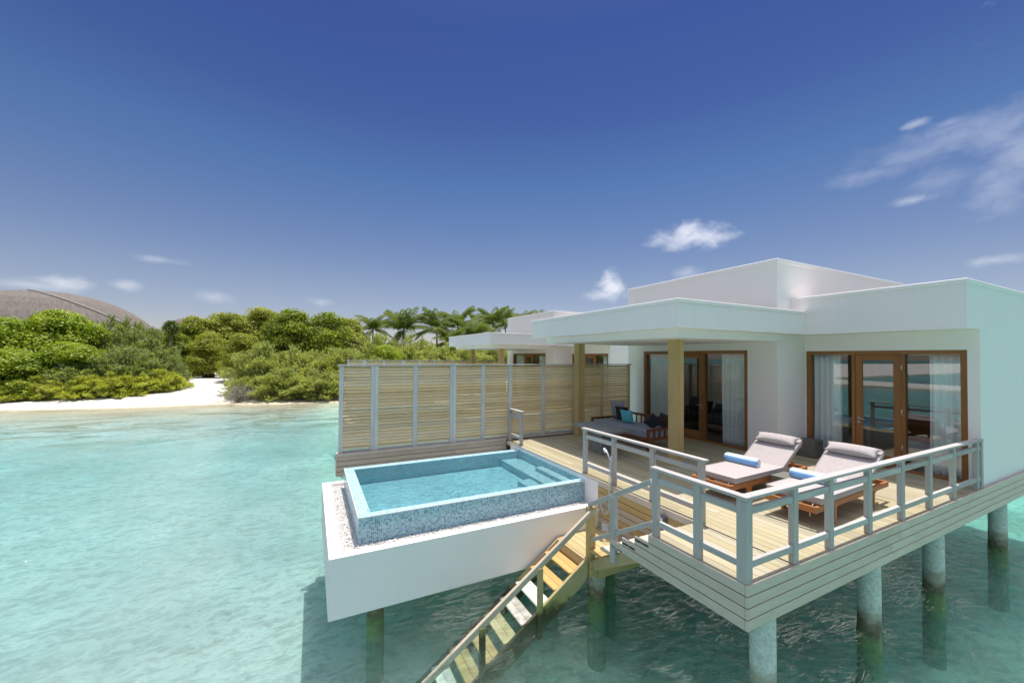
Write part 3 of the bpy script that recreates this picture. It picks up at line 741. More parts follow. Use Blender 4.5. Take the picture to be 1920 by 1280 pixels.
# stairs into the sea
ws = thing('water_stairs', (2.9, 5.85, -1.0), 'timber stairs going down from the landing into the sea', 'stairs')
for y in (5.435, 6.285):
    m = MB(); s_ = .655; x0, x1 = 4.215, .9
    z0 = .757; V4 = []
    pts = [(x0, z0), (x1, z0 - s_ * (x0 - x1)), (x1, z0 - s_ * (x0 - x1) - .40), (x0 - .20, z0 - .36 - s_ * .20), (x0, z0 - .33)]
    Vv = [(px, y, pz) for px, pz in pts] + [(px, y + .05, pz) for px, pz in pts]
    F_ = [(0, 1, 2, 3, 4), (9, 8, 7, 6, 5)] + [(i, i + 5, (i + 1) % 5 + 5, (i + 1) % 5) for i in range(5)]
    F_ = [f[::-1] for f in F_]
    UV_ = [[(Vv[i][0] * 1.2, Vv[i][2] + Vv[i][0] * -.65) for i in f] for f in F_]
    m.quadset(Vv, F_, UV_); m.build('stringer', M['stair_wood'], ws, bevel=.003)
tm = ['fresh_tread', 'fresh_tread', 'pale_tread', 'pale_tread', 'algae_tread', 'rust_tread', 'rust_tread', 'pale_tread', 'pale_tread', 'pale_tread']
tl = ['fresh orange tread', 'fresh orange tread', 'bleached pale tread', 'bleached pale tread', 'green algae covered tread', 'rust stained tread', 'rust stained tread', 'submerged tread', 'submerged tread', 'submerged tread']
for i in range(10):
    xc = 4.15 - .30 * i; z = .57 - .1965 * i
    m = MB(); m.box((xc - .135, 5.487, z - .035), (xc - .003, 6.283, z), grain=1); m.box((xc - .27, 5.487, z - .035), (xc - .139, 6.283, z), grain=1)
    m.build('tread', M[tm[i]], ws, bevel=.005, label=tl[i])
m = MB(); m.box((4.17, 5.49, .58), (4.213, 6.28, .745), grain=1); m.build('riser', M['clad_wood'], ws)
m = MB(); m.bar((4.33, 5.43, 1.545), (1.15, 5.43, -.53), .055, .095); m.build('handrail', M['pale_clad'], ws, bevel=.006)
for x, za, zb_ in ((3.27, -.27, .80), (2.29, -.62, .165)):
    m = MB(); m.box((x - .045, 5.384, za), (x + .045, 5.434, zb_ + .03), grain=2); m.build('post', M['stair_wood'], ws, bevel=.004)

# ------------------------------------------------------------------ pool
pool = thing('plunge_pool', (2.7, 8.3, .3), 'raised plunge pool in blue mosaic tile on a white cantilevered base', 'pool', 'plunge pools')
bx0, bx1, by0, by1 = .27, 5.203, 6.37, 10.25
m = MB()
m.box((bx0 + .18, by0 + .15, .30), (5.05, by1 - .15, .70)); m.box((bx0, by0, .29), (bx1, by0 + .15, 1.19)); m.box((bx0, by1 - .15, .29), (bx1, by1, 1.19))
m.box((bx0, by0 + .15, .29), (bx0 + .18, by1 - .15, 1.19)); m.box((5.05, by0 + .15, .29), (bx1, by1 - .15, 1.10))
m.build('base', P_, pool, bevel=.006)
m = MB(); m.box((5.198, 6.37, 1.10), (5.26, 10.30, 1.645)); m.build('wall', P_, pool)
tx0, tx1, ty0, ty1, TZ = .715, 5.195, 6.80, 9.95, 1.555
ix0, iy0, iy1 = .915, 6.97, 9.74
m = MB(); m.box((tx0, ty0, .71), (tx1, ty0 + .12, TZ - .004)); m.box((tx0, ty1 - .12, .71), (tx1, ty1, TZ - .004)); m.box((tx0, ty0 + .12, .71), (tx0 + .12, ty1 - .12, TZ - .004))
m.build('mosaic_wall', M['tile'], pool)
m = MB(); m.box((tx0, ty0, TZ - .003), (tx1, iy0, TZ), grain=0); m.box((tx0, iy1, TZ - .003), (tx1, ty1, TZ), grain=0); m.box((tx0, iy0, TZ - .003), (ix0, iy1, TZ), grain=1)
m.build('coping', M['tile_top'], pool)
m = MB(); m.box((tx0 - .006, ty0 - .006, TZ - .012), (tx1, ty0 + .004, TZ + .004)); m.box((tx0 - .006, ty0 + .004, TZ - .012), (tx0 + .004, ty1, TZ + .004)); m.build('trim', M['white_plastic'], pool)
FZ = 1.20
m = MB()
m.box((ix0, iy0, FZ - .1), (tx1, iy1, FZ), grain=0)
m.box((tx0 + .12, ty0 + .12, FZ - .1), (ix0, ty1 - .12, TZ - .005)); m.box((ix0, ty0 + .12, FZ - .1), (tx1, iy0, TZ - .005)); m.box((ix0, iy1, FZ - .1), (tx1, ty1 - .12, TZ - .005))
m.box((tx1 - .02, iy0, FZ), (tx1 - .002, iy1, TZ + .03), grain=1)
m.build('lining', M['tile_in'], pool)
for (x0_, x1_, z_, ya, yb) in ((4.62, tx1 - .02, 1.37, iy0, iy1), (4.95, tx1 - .021, 1.455, iy0 + .001, 8.45), (4.28, 4.62, 1.31, iy0 + .001, 8.1), (3.95, 4.28, 1.25, iy0 + .002, 7.85)):
    m = MB(); m.box((x0_, ya, FZ + .001), (x1_, yb, z_), grain=1); m.build('step', M['tile_in'], pool)
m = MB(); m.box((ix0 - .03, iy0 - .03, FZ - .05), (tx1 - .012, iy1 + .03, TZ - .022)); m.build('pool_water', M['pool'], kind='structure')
# pebbles in the gutter round the tank
def pebbles():
    rs = np.random.RandomState(5); base = np.array([(1, 0, 0), (-1, 0, 0), (0, 1, 0), (0, -1, 0), (0, 0, 1), (0, 0, -1)], float)
    Fb = np.array([(0, 2, 4), (2, 1, 4), (1, 3, 4), (3, 0, 4), (2, 0, 5), (1, 2, 5), (3, 1, 5), (0, 3, 5)])
    pts = []
    def area(x0, x1, y0, y1, n):
        pts.append(np.stack([rs.uniform(x0, x1, n), rs.uniform(y0, y1, n), rs.uniform(1.105, 1.135, n)], 1))
    area(.46, .70, 6.53, 10.08, 2600); area(.70, 5.15, 6.53, 6.79, 3600); area(.70, 5.0, 9.96, 10.08, 900)
    P = np.concatenate(pts); n = len(P)
    s = rs.uniform(.009, .022, (n, 3)) * [1, 1, .7]
    a = rs.uniform(0, 6.28, n); ca, sa = np.cos(a), np.sin(a)
    V = base[None] * s[:, None]; Vx = V[..., 0] * ca[:, None] - V[..., 1] * sa[:, None]; Vy = V[..., 0] * sa[:, None] + V[..., 1] * ca[:, None]
    V = np.stack([Vx, Vy, V[..., 2]], -1) + P[:, None]
    F = (Fb[None] + (np.arange(n) * 6)[:, None, None]).reshape(-1, 3)
    me = bpy.data.meshes.new('pebbles'); me.from_pydata(V.reshape(-1, 3).tolist(), [], F.tolist()); me.materials.append(M['pebble'])
    o = bpy.data.objects.new('pebbles', me); COL.objects.link(o); tag(o, 'white pebbles filling the gutter round the pool tank', 'pebbles', kind='stuff')
pebbles()
m = MB(); m.box((.45, 6.52, .70), (tx0, 10.10, 1.11)); m.box((tx0, 6.52, .70), (5.05, ty0, 1.11)); m.box((tx0, ty1, .70), (5.05, 10.10, 1.11)); m.build('gutter_bed', M['pebble'], pool)

# ------------------------------------------------------------------ slatted screen
def screen():
    t = thing('slatted_screen', (5.3, 10.7, 1.2), 'tall louvred timber privacy screen between the plunge pool and the sofa', 'screen', 'louvred privacy screens')
    posts = [(.63, .73), (1.38, 1.56), (2.46, 2.58), (3.48, 3.66), (4.43, 4.55), (5.32, 5.44), (6.47, 6.60), (7.65, 7.78), (8.82, 8.93), (10.04, 10.15)]
    z0, z1 = 1.74, 3.90
    for k, (a, b_) in enumerate(posts):
        m = MB(); y0 = 10.68 if k not in (1, 3) else 10.665
        if k in (1, 3): mid = (a + b_) / 2; m.box((a, y0, z0), (mid - .002, y0 + .07, z1), grain=2); m.box((mid + .002, y0 + .002, z0), (b_, y0 + .068, z1), grain=2)
        else: m.box((a, y0, z0), (b_, y0 + .07, z1), grain=2)
        m.build('post', M['screen_post'] if k < 7 else M['slat_wood'], t, bevel=.004)
    for (a, b_), (c, d_) in zip(posts[:-1], posts[1:]):
        m = MB(); zc = z0 + .075; n = 25; pitch = (z1 - .012 - zc) / n
        for i in range(n):
            z = zc + pitch * (i + .5); th = R(random.gauss(45, 1.2))
            if random.random() < .05: th = R(39)
            hw = .042; dy, dz = hw * math.cos(th), hw * math.sin(th)
            m.bar((b_ + .002, 10.71, z), (c - .002, 10.71 + random.gauss(0, .001), z + random.gauss(0, .002)), 2 * hw, .017, up=(0, -math.sin(th), math.cos(th)))
        m.build('slat_panel', M['slat_wood'], t)
    m = MB(); m.box((.60, 10.655, z1), (5.6, 10.765, 3.935), grain=0); m.box((5.602, 10.655, z1), (10.2, 10.765, 3.935), grain=0); m.build('top_rail', M['rail_wood'], t, bevel=.004)
    m = MB()
    for (a, b_), (c, d_) in zip(posts[:-1], posts[1:]): m.box((b_ + .001, 10.675, z0), (c - .001, 10.745, z0 + .055), grain=0)
    m.build('bottom_rail', M['rail_wood'], t, bevel=.003)
    m = MB(); m.box((.58, 10.56, 1.69), (5.19, 10.84, z0 - .003), grain=0); m.box((5.19, 10.64, 1.69), (10.2, 10.84, z0 - .003), grain=0); m.build('sill', M['grey_wood'], t, bevel=.004)
    for k in range(4):
        z = 1.685 - k * .125; m = MB(); split(m, (.6, 10.575, z - .112), (5.2, 10.605, z), 0); m.box((.58, 10.575, z - .112), (.598, 10.83, z), grain=1)
        m.build('skirt_board', M['pale_clad'], t, bevel=.003)
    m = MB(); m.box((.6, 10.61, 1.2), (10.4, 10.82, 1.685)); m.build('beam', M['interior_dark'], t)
    return t
scr = screen()

# ------------------------------------------------------------------ piles
PG = 'round concrete piles'
def pile(x, y, top, label, r=.145, zb_=-2.6, name='pile'):
    m = MB(); n = 28
    zs = [zb_, -1.2, -.9, -.5, -.2, 0, .2, .5, 1.0, top]
    zs = [z for z in zs if z < top] + [top]
    m.tube([(x + .004 * math.sin(z * 9), y + .004 * math.cos(z * 7), z) for z in zs], [r + (.02 * random.random() if z < -.05 else 0) for z in zs], n)
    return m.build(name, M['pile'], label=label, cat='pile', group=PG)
pile(5.05, 3.02, 1.2, 'pale round pile under the near corner of the deck')
pile(7.78, 3.02, 1.2, 'round pile with a dark waterline, second along the deck front from the near corner')
pile(10.22, 3.02, 1.2, 'round pile with a dark waterline, third along the deck front from the near corner')
pile(13.85, 3.05, 1.2, 'round pile in sunlit water, furthest along the deck front near the picture edge')
pile(4.56, 5.62, .44, 'stained round pile under the landing with green growth at the water', .15)
pile(5.28, 6.15, .9, 'dark round pile in the shade just behind the landing pile', .13)
pile(1.0, 6.85, .29, 'dark stained round pile under the outer corner of the plunge pool', .13)
pile(4.5, 9.6, .29, 'round pile in the shade under the inner side of the plunge pool', .13)
pile(8.1, 6.6, 1.2, 'round pile deep in the shade under the middle of the deck', .14)
pile(11.0, 8.3, 1.2, 'round pile deep in the shade under the living room wing', .14)
pile(1.1, 10.7, 1.2, 'round pile under the free end of the louvred screen', .12)

# ------------------------------------------------------------------ loungers
def lounger(ox, oy, yaw_, back_deg, label, fab):
    """built with its foot end at x=0 and axis +x, then turned and set down on the deck"""
    t = thing('sun_lounger', (ox, oy, DK), label, 'sun lounger', 'teak sun loungers on the deck')
    Tm = Matrix.Translation((ox, oy, DK))
    def part(mb, name, mat, **k):
        mb.v = [tuple(Tm @ Vector(p)) for p in mb.v]; return mb.build(name, mat, t, **k)
    w = .74
    for y in (0, w - .045):
        m = MB(); m.box((-.10, y, .25), (2.42, y + .045, .34), grain=0); part(m, 'side_rail', M['teak'], bevel=.006)
    m = MB(); m.box((-.14, .0, .245), (-.10, w, .34), grain=1); part(m, 'end_rail', M['teak'], bevel=.004)
    m = MB(); m.box((2.38, .046, .25), (2.42, w - .046, .34), grain=1); part(m, 'end_rail', M['teak'], bevel=.004)
    m = MB()
    for i in range(9): m.box((.02 + i * .16, .046, .325), (.10 + i * .16, w - .046, .343), grain=1)
    part(m, 'seat_slats', M['teak'], bevel=.003)
    for x in (.40, 1.78):
        for y in (-.004, w - .052):
            m = MB(); m.box((x, y, 0), (x + .065, y + .056, .25), grain=2)
            for sgn in (-1, 1):   # curved brackets under the rail
                pts = []
                for q in range(7):
                    a = q / 6 * math.pi / 2; pts.append((sgn * (.11 - .11 * math.sin(a)), -.11 + .11 * (1 - math.cos(a)) * 1.0))
                xx = x + (.065 if sgn > 0 else 0)
                prof = [(xx, .25)] + [(xx + sgn * .11 * (1 - math.sin(q / 6 * math.pi / 2)), .25 - .11 * (1 - math.cos(q / 6 * math.pi / 2))) for q in range(7)]
                n_ = len(prof); Vv = [(px, y + .008, pz) for px, pz in prof] + [(px, y + .046, pz) for px, pz in prof]
                F_ = [tuple(range(n_)), tuple(range(2 * n_ - 1, n_ - 1, -1))] + [(i, i + n_, (i + 1) % n_ + n_, (i + 1) % n_) for i in range(n_)]
                m.quadset(Vv, F_)
            part(m, 'leg', M['teak'], bevel=.004)
    hx = 1.50; a = R(back_deg); ca, sa = math.cos(a), math.sin(a)
    Bm = Matrix(((ca, 0, -sa, hx), (0, 1, 0, 0), (sa, 0, ca, .345), (0, 0, 0, 1)))
    m = MB()
    for y in (.05, w - .09): m.box((.0, y, -.035), (.80, y + .04, .0), Bm, 0)
    for i in range(5): m.box((.04 + i * .16, .09, -.02), (.12 + i * .16, w - .09, -.002), Bm, 1)
    m.box((.74, .0, -.04), (.80, w, .0), Bm, 1)
    part(m, 'back_frame', M['teak'], bevel=.003)
    m = MB(); bx, bz = hx + .45 * ca, .345 + .45 * sa
    for y in (.10, w - .13): m.bar((bx, y, bz - .02), (hx + .72, y, .30), .028, .04)
    m.bar((bx, .08, bz - .03), (bx, w - .08, bz - .03), .03, .03); part(m, 'prop', M['teak'], bevel=.003)
    # mattress: seat and back as one padded sheet with a fold
    m = MB(); m.box((-.02, -.015, .35), (hx + .01, w + .015, .45), grain=0)
    q1 = part(m, 'mattress', fab, bevel=.022, seg=3)
    m = MB(); m.box((.02, -.015, .005), (.86, w + .015, .10), Bm, 0)
    part(m, 'back_mattress', fab, bevel=.022, seg=3)
    for (Mx, xa, xb, nm) in ((Matrix.Identity(4), -.02, hx + .01, 'piping'), (Bm, .02, .86, 'piping')):
        z_t = .447 if nm == 'piping' and xb > 1 else .098
        loop = [(xa, -.015, z_t), (xb, -.015, z_t), (xb, w + .015, z_t), (xa, w + .015, z_t), (xa, -.015, z_t)]
        m = MB(); m.tube([Mx @ Vector(p) for p in loop], .006, 6, False); part(m, nm, fab)
    m = MB(); m.cushion((.25, w + .05, .15), Bm @ Matrix.Translation((.70, w / 2, .165)), 16, 1, 2.4, .22); q = part(m, 'pillow', fab, weld=True)
    for y in (.08, w - .1):
        m = MB(); m.tube([(-.06, y, .36), (-.08, y + .01, .30), (-.085, y + .03, .22), (-.07, y + .035, .17)], .006, 6); part(m, 'tie', M['tie'])
    t.rotation_euler.z = R(yaw_)
    return t
lounger(6.42, 4.28, 2.5, 33, 'teak sun lounger with grey mattress, further of the two, nearer the white corner wall', M['lounge_fabric'])
lounger(6.64, 3.12, 2.5, 33, 'teak sun lounger with pale grey mattress, closer to the front railing', M['lounge_fabric'])
def towel(x, y, z, ln, yaw_, label):
    m = MB(); Tm = Matrix.Translation((x, y, z)) @ Matrix.Rotation(R(yaw_), 4, 'Z')
    n = 60
    def fn(u, v):   # rolled sheet: a spiral with thickness
        th = u * 2 * math.pi * 3.2; r = .014 + .058 * u
        return Tm @ Vector((r * math.cos(th), (v - .5) * ln * (1 - .03 * (1 - u)), r * math.sin(th) + .072))
    m.grid(fn, 90, 6, us=3.2, vs=1.0)
    m.uv = [[(q[1], q[0]) for q in f] for f in m.uv]
    o = m.build('rolled_towel', M['towel'], label=label, cat='towel', group='rolled blue striped towels')
    md = o.modifiers.new('thick', 'SOLIDIFY'); md.thickness = .016
towel(7.42, 4.82, 2.135, .62, 4, 'rolled blue and white towel lying on the further sun lounger')
towel(7.42, 3.62, 2.135, .62, 4, 'rolled blue and white towel on the lounger closer to the railing')

def stone_block(x0, y0, x1, y1, h, yaw_, label):
    cx, cy2 = (x0 + x1) / 2, (y0 + y1) / 2
    t = thing('side_table', (cx, cy2, DK), label, 'side table', 'grey stone block side tables')
    hx_, hy_ = (x1 - x0) / 2, (y1 - y0) / 2
    m = MB(); m.box((cx - hx_, cy2 - hy_, DK), (cx + hx_, cy2 + hy_, DK + h)); m.build('block', M['stone'], t, bevel=.012, seg=2)
    m = MB(); m.box((cx - .06, cy2 - hy_ - .0015, DK + h - .085), (cx + .06, cy2 - hy_ + .01, DK + h - .055)); m.build('hand_slot', M['black_fabric'], t)
    t.rotation_euler.z = R(yaw_)
stone_block(7.38, 3.93, 7.84, 4.27, .40, 2, 'grey stone block side table standing between the two sun loungers')
stone_block(11.18, 5.40, 11.62, 5.80, .42, 3, 'grey stone block side table against the wall under the curtained window edge')

# ------------------------------------------------------------------ table, sofa, cushions
t = thing('stone_table', (6.85, 8.25, DK), 'low grey stone table with a wide top and block leg beside the sofa', 'table')
m = MB(); m.box((6.40, 7.50, 2.29), (7.25, 8.95, 2.36)); m.build('table_top', M['table_stone'], t, bevel=.006)
m = MB(); m.box((6.66, 8.02, DK), (7.12, 8.52, 2.288)); m.build('leg', M['table_stone'], t, bevel=.006)
sf = thing('sofa', (8.6, 9.0, DK), 'teak framed daybed sofa with blue-grey seat pad under the canopy', 'sofa')
m = MB(); m.box((8.02, 7.78, 1.92), (8.08, 10.1, 2.01), grain=1); m.box((8.92, 7.78, 1.92), (8.98, 10.1, 2.01), grain=1); m.box((8.08, 7.78, 1.92), (8.92, 7.83, 2.01)); m.box((8.08, 10.05, 1.92), (8.92, 10.1, 2.01)); m.build('seat_frame', M['dark_teak'], sf, bevel=.005)
for x, y, h in ((7.99, 7.74, .58), (8.92, 7.74, .58), (7.99, 10.08, .58), (8.92, 10.08, .58)):
    m = MB(); m.box((x, y, DK), (x + .07, y + .07, DK + h), grain=2); m.build('leg', M['dark_teak'], sf, bevel=.004)
for y in (7.745, 10.085):
    m = MB(); m.box((8.06, y, 2.20), (8.92, y + .06, 2.255), grain=0)
    for i in range(3): m.box((8.24 + i * .2, y + .01, 2.01), (8.28 + i * .2, y + .05, 2.20), grain=2)
    m.build('arm', M['dark_teak'], sf, bevel=.004)
m = MB(); m.box((9.0, 7.76, 2.40), (9.05, 10.13, 2.46), grain=1)
for i in range(12): m.box((9.01, 7.80 + i * .2, 1.95), (9.04, 7.84 + i * .2, 2.40), grain=2)
m.build('back_rail', M['dark_teak'], sf, bevel=.004)
m = MB(); m.box((8.05, 7.81, 1.965), (8.97, 10.07, 2.19)); m.build('seat_pad', M['sofa_fabric'], sf, bevel=.03, seg=3)
def pillow(x, y, z, s, th, yaw_, lean, mat, label, rollx=0):
    m = MB(); Tm = Matrix.Translation((x, y, z)) @ Matrix.Rotation(R(yaw_), 4, 'Z') @ Matrix.Rotation(R(90 - lean), 4, 'Y') @ Matrix.Rotation(R(rollx), 4, 'Z')
    m.cushion((s, s, th), Tm, 14, 1, 2.4, .16)
    m.build('cushion', mat, label=label, cat='cushion', group='cushions on the sofa', weld=True)
pillow(8.72, 9.70, 2.52, .58, .2, 8, 14, M['lavender'], 'large lavender grey cushion at the back of the sofa, behind the black one')
pillow(8.57, 9.36, 2.44, .46, .16, 16, 14, M['black_fabric'], 'black square cushion between the lavender one and the turquoise one')
pillow(8.45, 9.02, 2.40, .42, .15, 14, 16, M['turquoise'], 'turquoise square cushion on the sofa')
pillow(8.55, 8.12, 2.38, .40, .15, 62, 22, M['navy_fabric'], 'dark navy cushion tilted on a corner at the near end of the sofa', 40)
pillow(8.82, 7.98, 2.40, .42, .15, 70, 20, M['brown_fabric'], 'dark brown cushion leaning at the near arm of the sofa', 20)

# hand shower and wall light
t = thing('hand_shower', (5.16, 5.95, 1.3), 'white hand shower on a riser pipe beside the railing above the landing', 'shower')
m = MB(); m.tube([(5.17, 5.95, 1.36), (5.17, 5.95, 2.26)], .011, 8); m.tube([(5.17, 5.95, 1.40), (5.235, 5.95, 1.40)], .02, 10); m.build('riser_pipe', M['steel'], t)
m = MB(); m.tube([(5.16, 5.95, 2.16), (5.13, 6.0, 2.30), (5.12, 6.05, 2.36)], [.013, .015, .02], 10); m.tube([(5.12, 6.045, 2.36), (5.10, 6.07, 2.35)], [.045, .05], 16); m.build('shower_head', M['white_plastic'], t)
m = MB(); pts = [(5.15, 5.96, 2.14), (5.14, 5.97, 1.8), (5.14, 5.97, 1.5), (5.13, 5.955, 1.28), (5.13, 6.02, 1.14), (5.13, 6.12, 1.13), (5.13, 6.19, 1.22), (5.13, 6.16, 1.35), (5.15, 6.02, 1.40), (5.17, 5.96, 1.39)]
sm_ = []
for i in range(len(pts) - 1):
    p0, p1, p2, p3 = [Vector(pts[max(0, min(len(pts) - 1, i + k))]) for k in (-1, 0, 1, 2)]
    for q in range(5):
        u = q / 5; sm_.append(.5 * ((2 * p1) + (p2 - p0) * u + (2 * p0 - 5 * p1 + 4 * p2 - p3) * u * u + (3 * p1 - p0 - 3 * p2 + p3) * u ** 3))
m.tube(sm_, .008, 7); m.build('hose', M['white_plastic'], t)
t = thing('wall_light', (5.18, 4.68, 1.46), 'small grey box light on the cladding beside the deck steps', 'light')
m = MB(); m.box((5.10, 4.62, 1.46), (5.205, 4.74, 1.58)); m.build('housing', M['lamp_grey'], t, bevel=.006)
m = MB(); m.box((5.093, 4.635, 1.475), (5.10, 4.725, 1.565)); m.build('lens', M['white_plastic'], t)

# ------------------------------------------------------------------ next villa: the same things again
NOFF = Vector((1.25, 12.1, 0)); NROT = R(2.0)
piv = Vector((6.49, 5.52, 0))
def place_copy(o, label):
    c = copy_tree(o)
    rel = o.location - piv; rel.rotate(Euler((0, 0, NROT)))
    c.location = piv + NOFF + rel; c.rotation_euler.z += NROT; c['label'] = label
    return c
place_copy(villa, 'second white flat-roofed villa further off, seen over the louvred screen')
place_copy(scr, 'second louvred timber screen behind, its top showing above the nearer screen')
place_copy(pool, 'plunge pool of the second villa, a white corner showing past the screen end')
place_copy(deck, 'timber deck of the second villa, behind the nearer screen')
for o in [x for x in bpy.data.objects if x.name.startswith('curtain') and x.type == 'MESH' and x.parent is None]:
    y = o.location.y
    lab = {3: 'white curtain in the right-hand window of the second villa, nearest its outer corner', 5: 'white curtain in the right-hand window of the second villa, next to its door', 7: 'white curtain right of the door in the left-hand window of the second villa', 9: 'white curtain left of the door in the left-hand window of the second villa'}[int(y)]
    place_copy(o, lab)
for x, y, lb in ((8.5, 15.4, 'near'), (12.0, 15.6, 'middle'), (15.4, 15.8, 'far')):
    pile(x, y, 1.2, {'near': 'round pile under the outer edge of the second villa deck', 'middle': 'round pile under the middle of the second villa deck', 'far': 'round pile under the inner end of the second villa deck'}[lb])

# ------------------------------------------------------------------ vegetation
rs = np.random.RandomState(11)
def rawmesh(name, V, F, mat, smooth=False):
    me = bpy.data.meshes.new(name)
    n = len(V); k = F.shape[1]
    me.vertices.add(n); me.vertices.foreach_set('co', V.astype(np.float32).ravel())
    me.loops.add(F.size); me.loops.foreach_set('vertex_index', F.astype(np.int32).ravel())
    me.polygons.add(len(F)); me.polygons.foreach_set('loop_start', np.arange(0, F.size, k, dtype=np.int32))
    me.update(calc_edges=True); me.materials.append(mat); return me
def unit(v): return v / np.maximum(np.linalg.norm(v, axis=-1, keepdims=True), 1e-9)
def make_clumps(h, w, n, low=.12):
    """ellipsoid clumps filling an irregular dome h high, w wide"""
    C = []
    for i in range(n):
        a = rs.uniform(0, 6.28); t = rs.uniform(low, 1) ** .8
        rmax = w / 2 * math.sqrt(max(.02, 1 - (t * .93) ** 2.4)); r = rmax * rs.uniform(.25, 1.0) ** .5
        cr = rs.uniform(.08, .19) * min(w, h * 1.5)
        C.append((max(0, r - cr * .5) * math.cos(a), max(0, r - cr * .5) * math.sin(a), max(cr * .4, t * h - cr * .8), cr, cr * rs.uniform(.6, .85)))
    return np.array(C)
def pick(C, n):
    p = C[:, 3] ** 2; idx = rs.choice(len(C), n, p=p / p.sum()); d = unit(rs.normal(size=(n, 3))); d[:, 2] = np.where(d[:, 2] < -.35, -d[:, 2], d[:, 2])
    rr = rs.uniform(.55, 1.18, n)
    pos = C[idx, :3] + d * np.stack([C[idx, 3], C[idx, 3], C[idx, 4]], 1) * rr[:, None]
    return pos, d
def broad_mesh(h, w, mat, n=15000, size=.17, nc=46):
    C = make_clumps(h, w, nc); pos, d = pick(C, n)
    nrm = unit(d + rs.normal(size=(n, 3)) * .55 + [0, 0, .35]); t = unit(np.cross(nrm, rs.normal(size=(n, 3)))); bt = np.cross(nrm, t)
    s = rs.uniform(.6, 1.25, (n, 1)) * size
    V = np.stack([pos - t * s, pos - bt * s * .62, pos + t * s * 1.05, pos + bt * s * .62], 1)
    V[:, 2] -= nrm * s * .3
    V = V.reshape(-1, 3); V[:, 2] = np.maximum(V[:, 2], .03)
    return rawmesh('crown', V, np.arange(4 * n).reshape(n, 4), mat)
def feather_mesh(h, w, mat, nb=64, per=85, k=6, ln=.11, up=.35, low=.0):
    """plume-like branches from the base out to an uneven outline, each feathered with fine sprays"""
    pos, main = [], []
    for i in range(nb):
        a = i * 2.399 + rs.uniform(-.4, .4); e = math.asin(min(.999, low + (1 - low) * rs.uniform(0, 1) ** .85)); q = rs.uniform(.70, 1.15)
        tip = np.array([math.cos(a) * math.cos(e) * w / 2, math.sin(a) * math.cos(e) * w / 2, math.sin(e) * h * .95 + .06 * h]) * q
        n = int(per * rs.uniform(.7, 1.3)); u = rs.uniform(.30, 1.0, n) ** .8
        c = tip[None] * u[:, None]; c[:, 2] += .10 * h * np.sin(u * math.pi) ; c[:, 2] -= .10 * h * u ** 3 * math.cos(e)
        rad = .13 * h * (1.15 - u) + .012 * h
        off = rs.normal(size=(n, 3)) * rad[:, None] * [1, 1, .7]
        pos.append(c + off); main.append(unit(unit(tip)[None] * .9 + unit(off) * .45 + [0, 0, up] + rs.normal(size=(n, 3)) * .15))
    pos = np.concatenate(pos); main = np.concatenate(main)
    P = np.repeat(pos, k, 0); Mn = np.repeat(main, k, 0); N = len(P)
    dr = unit(Mn + rs.normal(size=(N, 3)) * .34); l = rs.uniform(.5, 1.2, (N, 1)) * ln
    st = P + Mn * rs.uniform(-.3, .3, (N, 1)) * ln - dr * l * .4
    sd = unit(np.cross(dr, rs.normal(size=(N, 3)))) * rs.uniform(.045, .075, (N, 1)) * ln
    V = np.stack([st - sd * .6, st + dr * l * .6 - sd, st + dr * l, st + dr * l * .55 + sd], 1).reshape(-1, 3)
    V[:, 2] = np.maximum(V[:, 2], .01)
    return rawmesh('crown', V, np.arange(4 * N).reshape(N, 4), mat)
def trunk_mesh(h, w, mat, n=5):
    b = MB()
    for i in range(n):
        a = i * 6.28 / n + rs.uniform(-.4, .4); r = w * rs.uniform(.12, .3); pts = []
        for q in range(5):
            u = q / 4; pts.append((r * u ** 1.3 * math.cos(a + .3 * u) + rs.normal() * .05, r * u ** 1.3 * math.sin(a + .3 * u) + rs.normal() * .05, h * .72 * u - .15))
        b.tube(pts, [.11 * (1 - .2 * q) * (h / 7) ** .5 + .02 for q in range(5)], 6)
    me = bpy.data.meshes.new('trunk'); me.from_pydata(b.v, [], b.f); me.materials.append(mat); return me
KIND = {
 'broad_bright': [broad_mesh(1, 1.1, M['leaf_bright'], 24000, .020, 95) for _ in range(2)],
 'broad_deep': [broad_mesh(1, 1.0, M['leaf_deep'], 22000, .018, 85) for _ in range(2)],
 'broad_olive': [broad_mesh(1, 1.0, M['leaf_olive'], 24000, .016, 90) for _ in range(2)],
 'feather_dark': [feather_mesh(1, 1.15, M['leaf_dark_feather'], 78, 80) for _ in range(2)],
 'feather_pale': [feather_mesh(1, 1.25, M['leaf_pale_feather'], 84, 80) for _ in range(3)],
 'feather_low': [feather_mesh(1, 2.0, M['leaf_low_feather'], 80, 70, 6, .20, .5) for _ in range(2)],
}
TRK = trunk_mesh(1, 1.1, M['bark'])

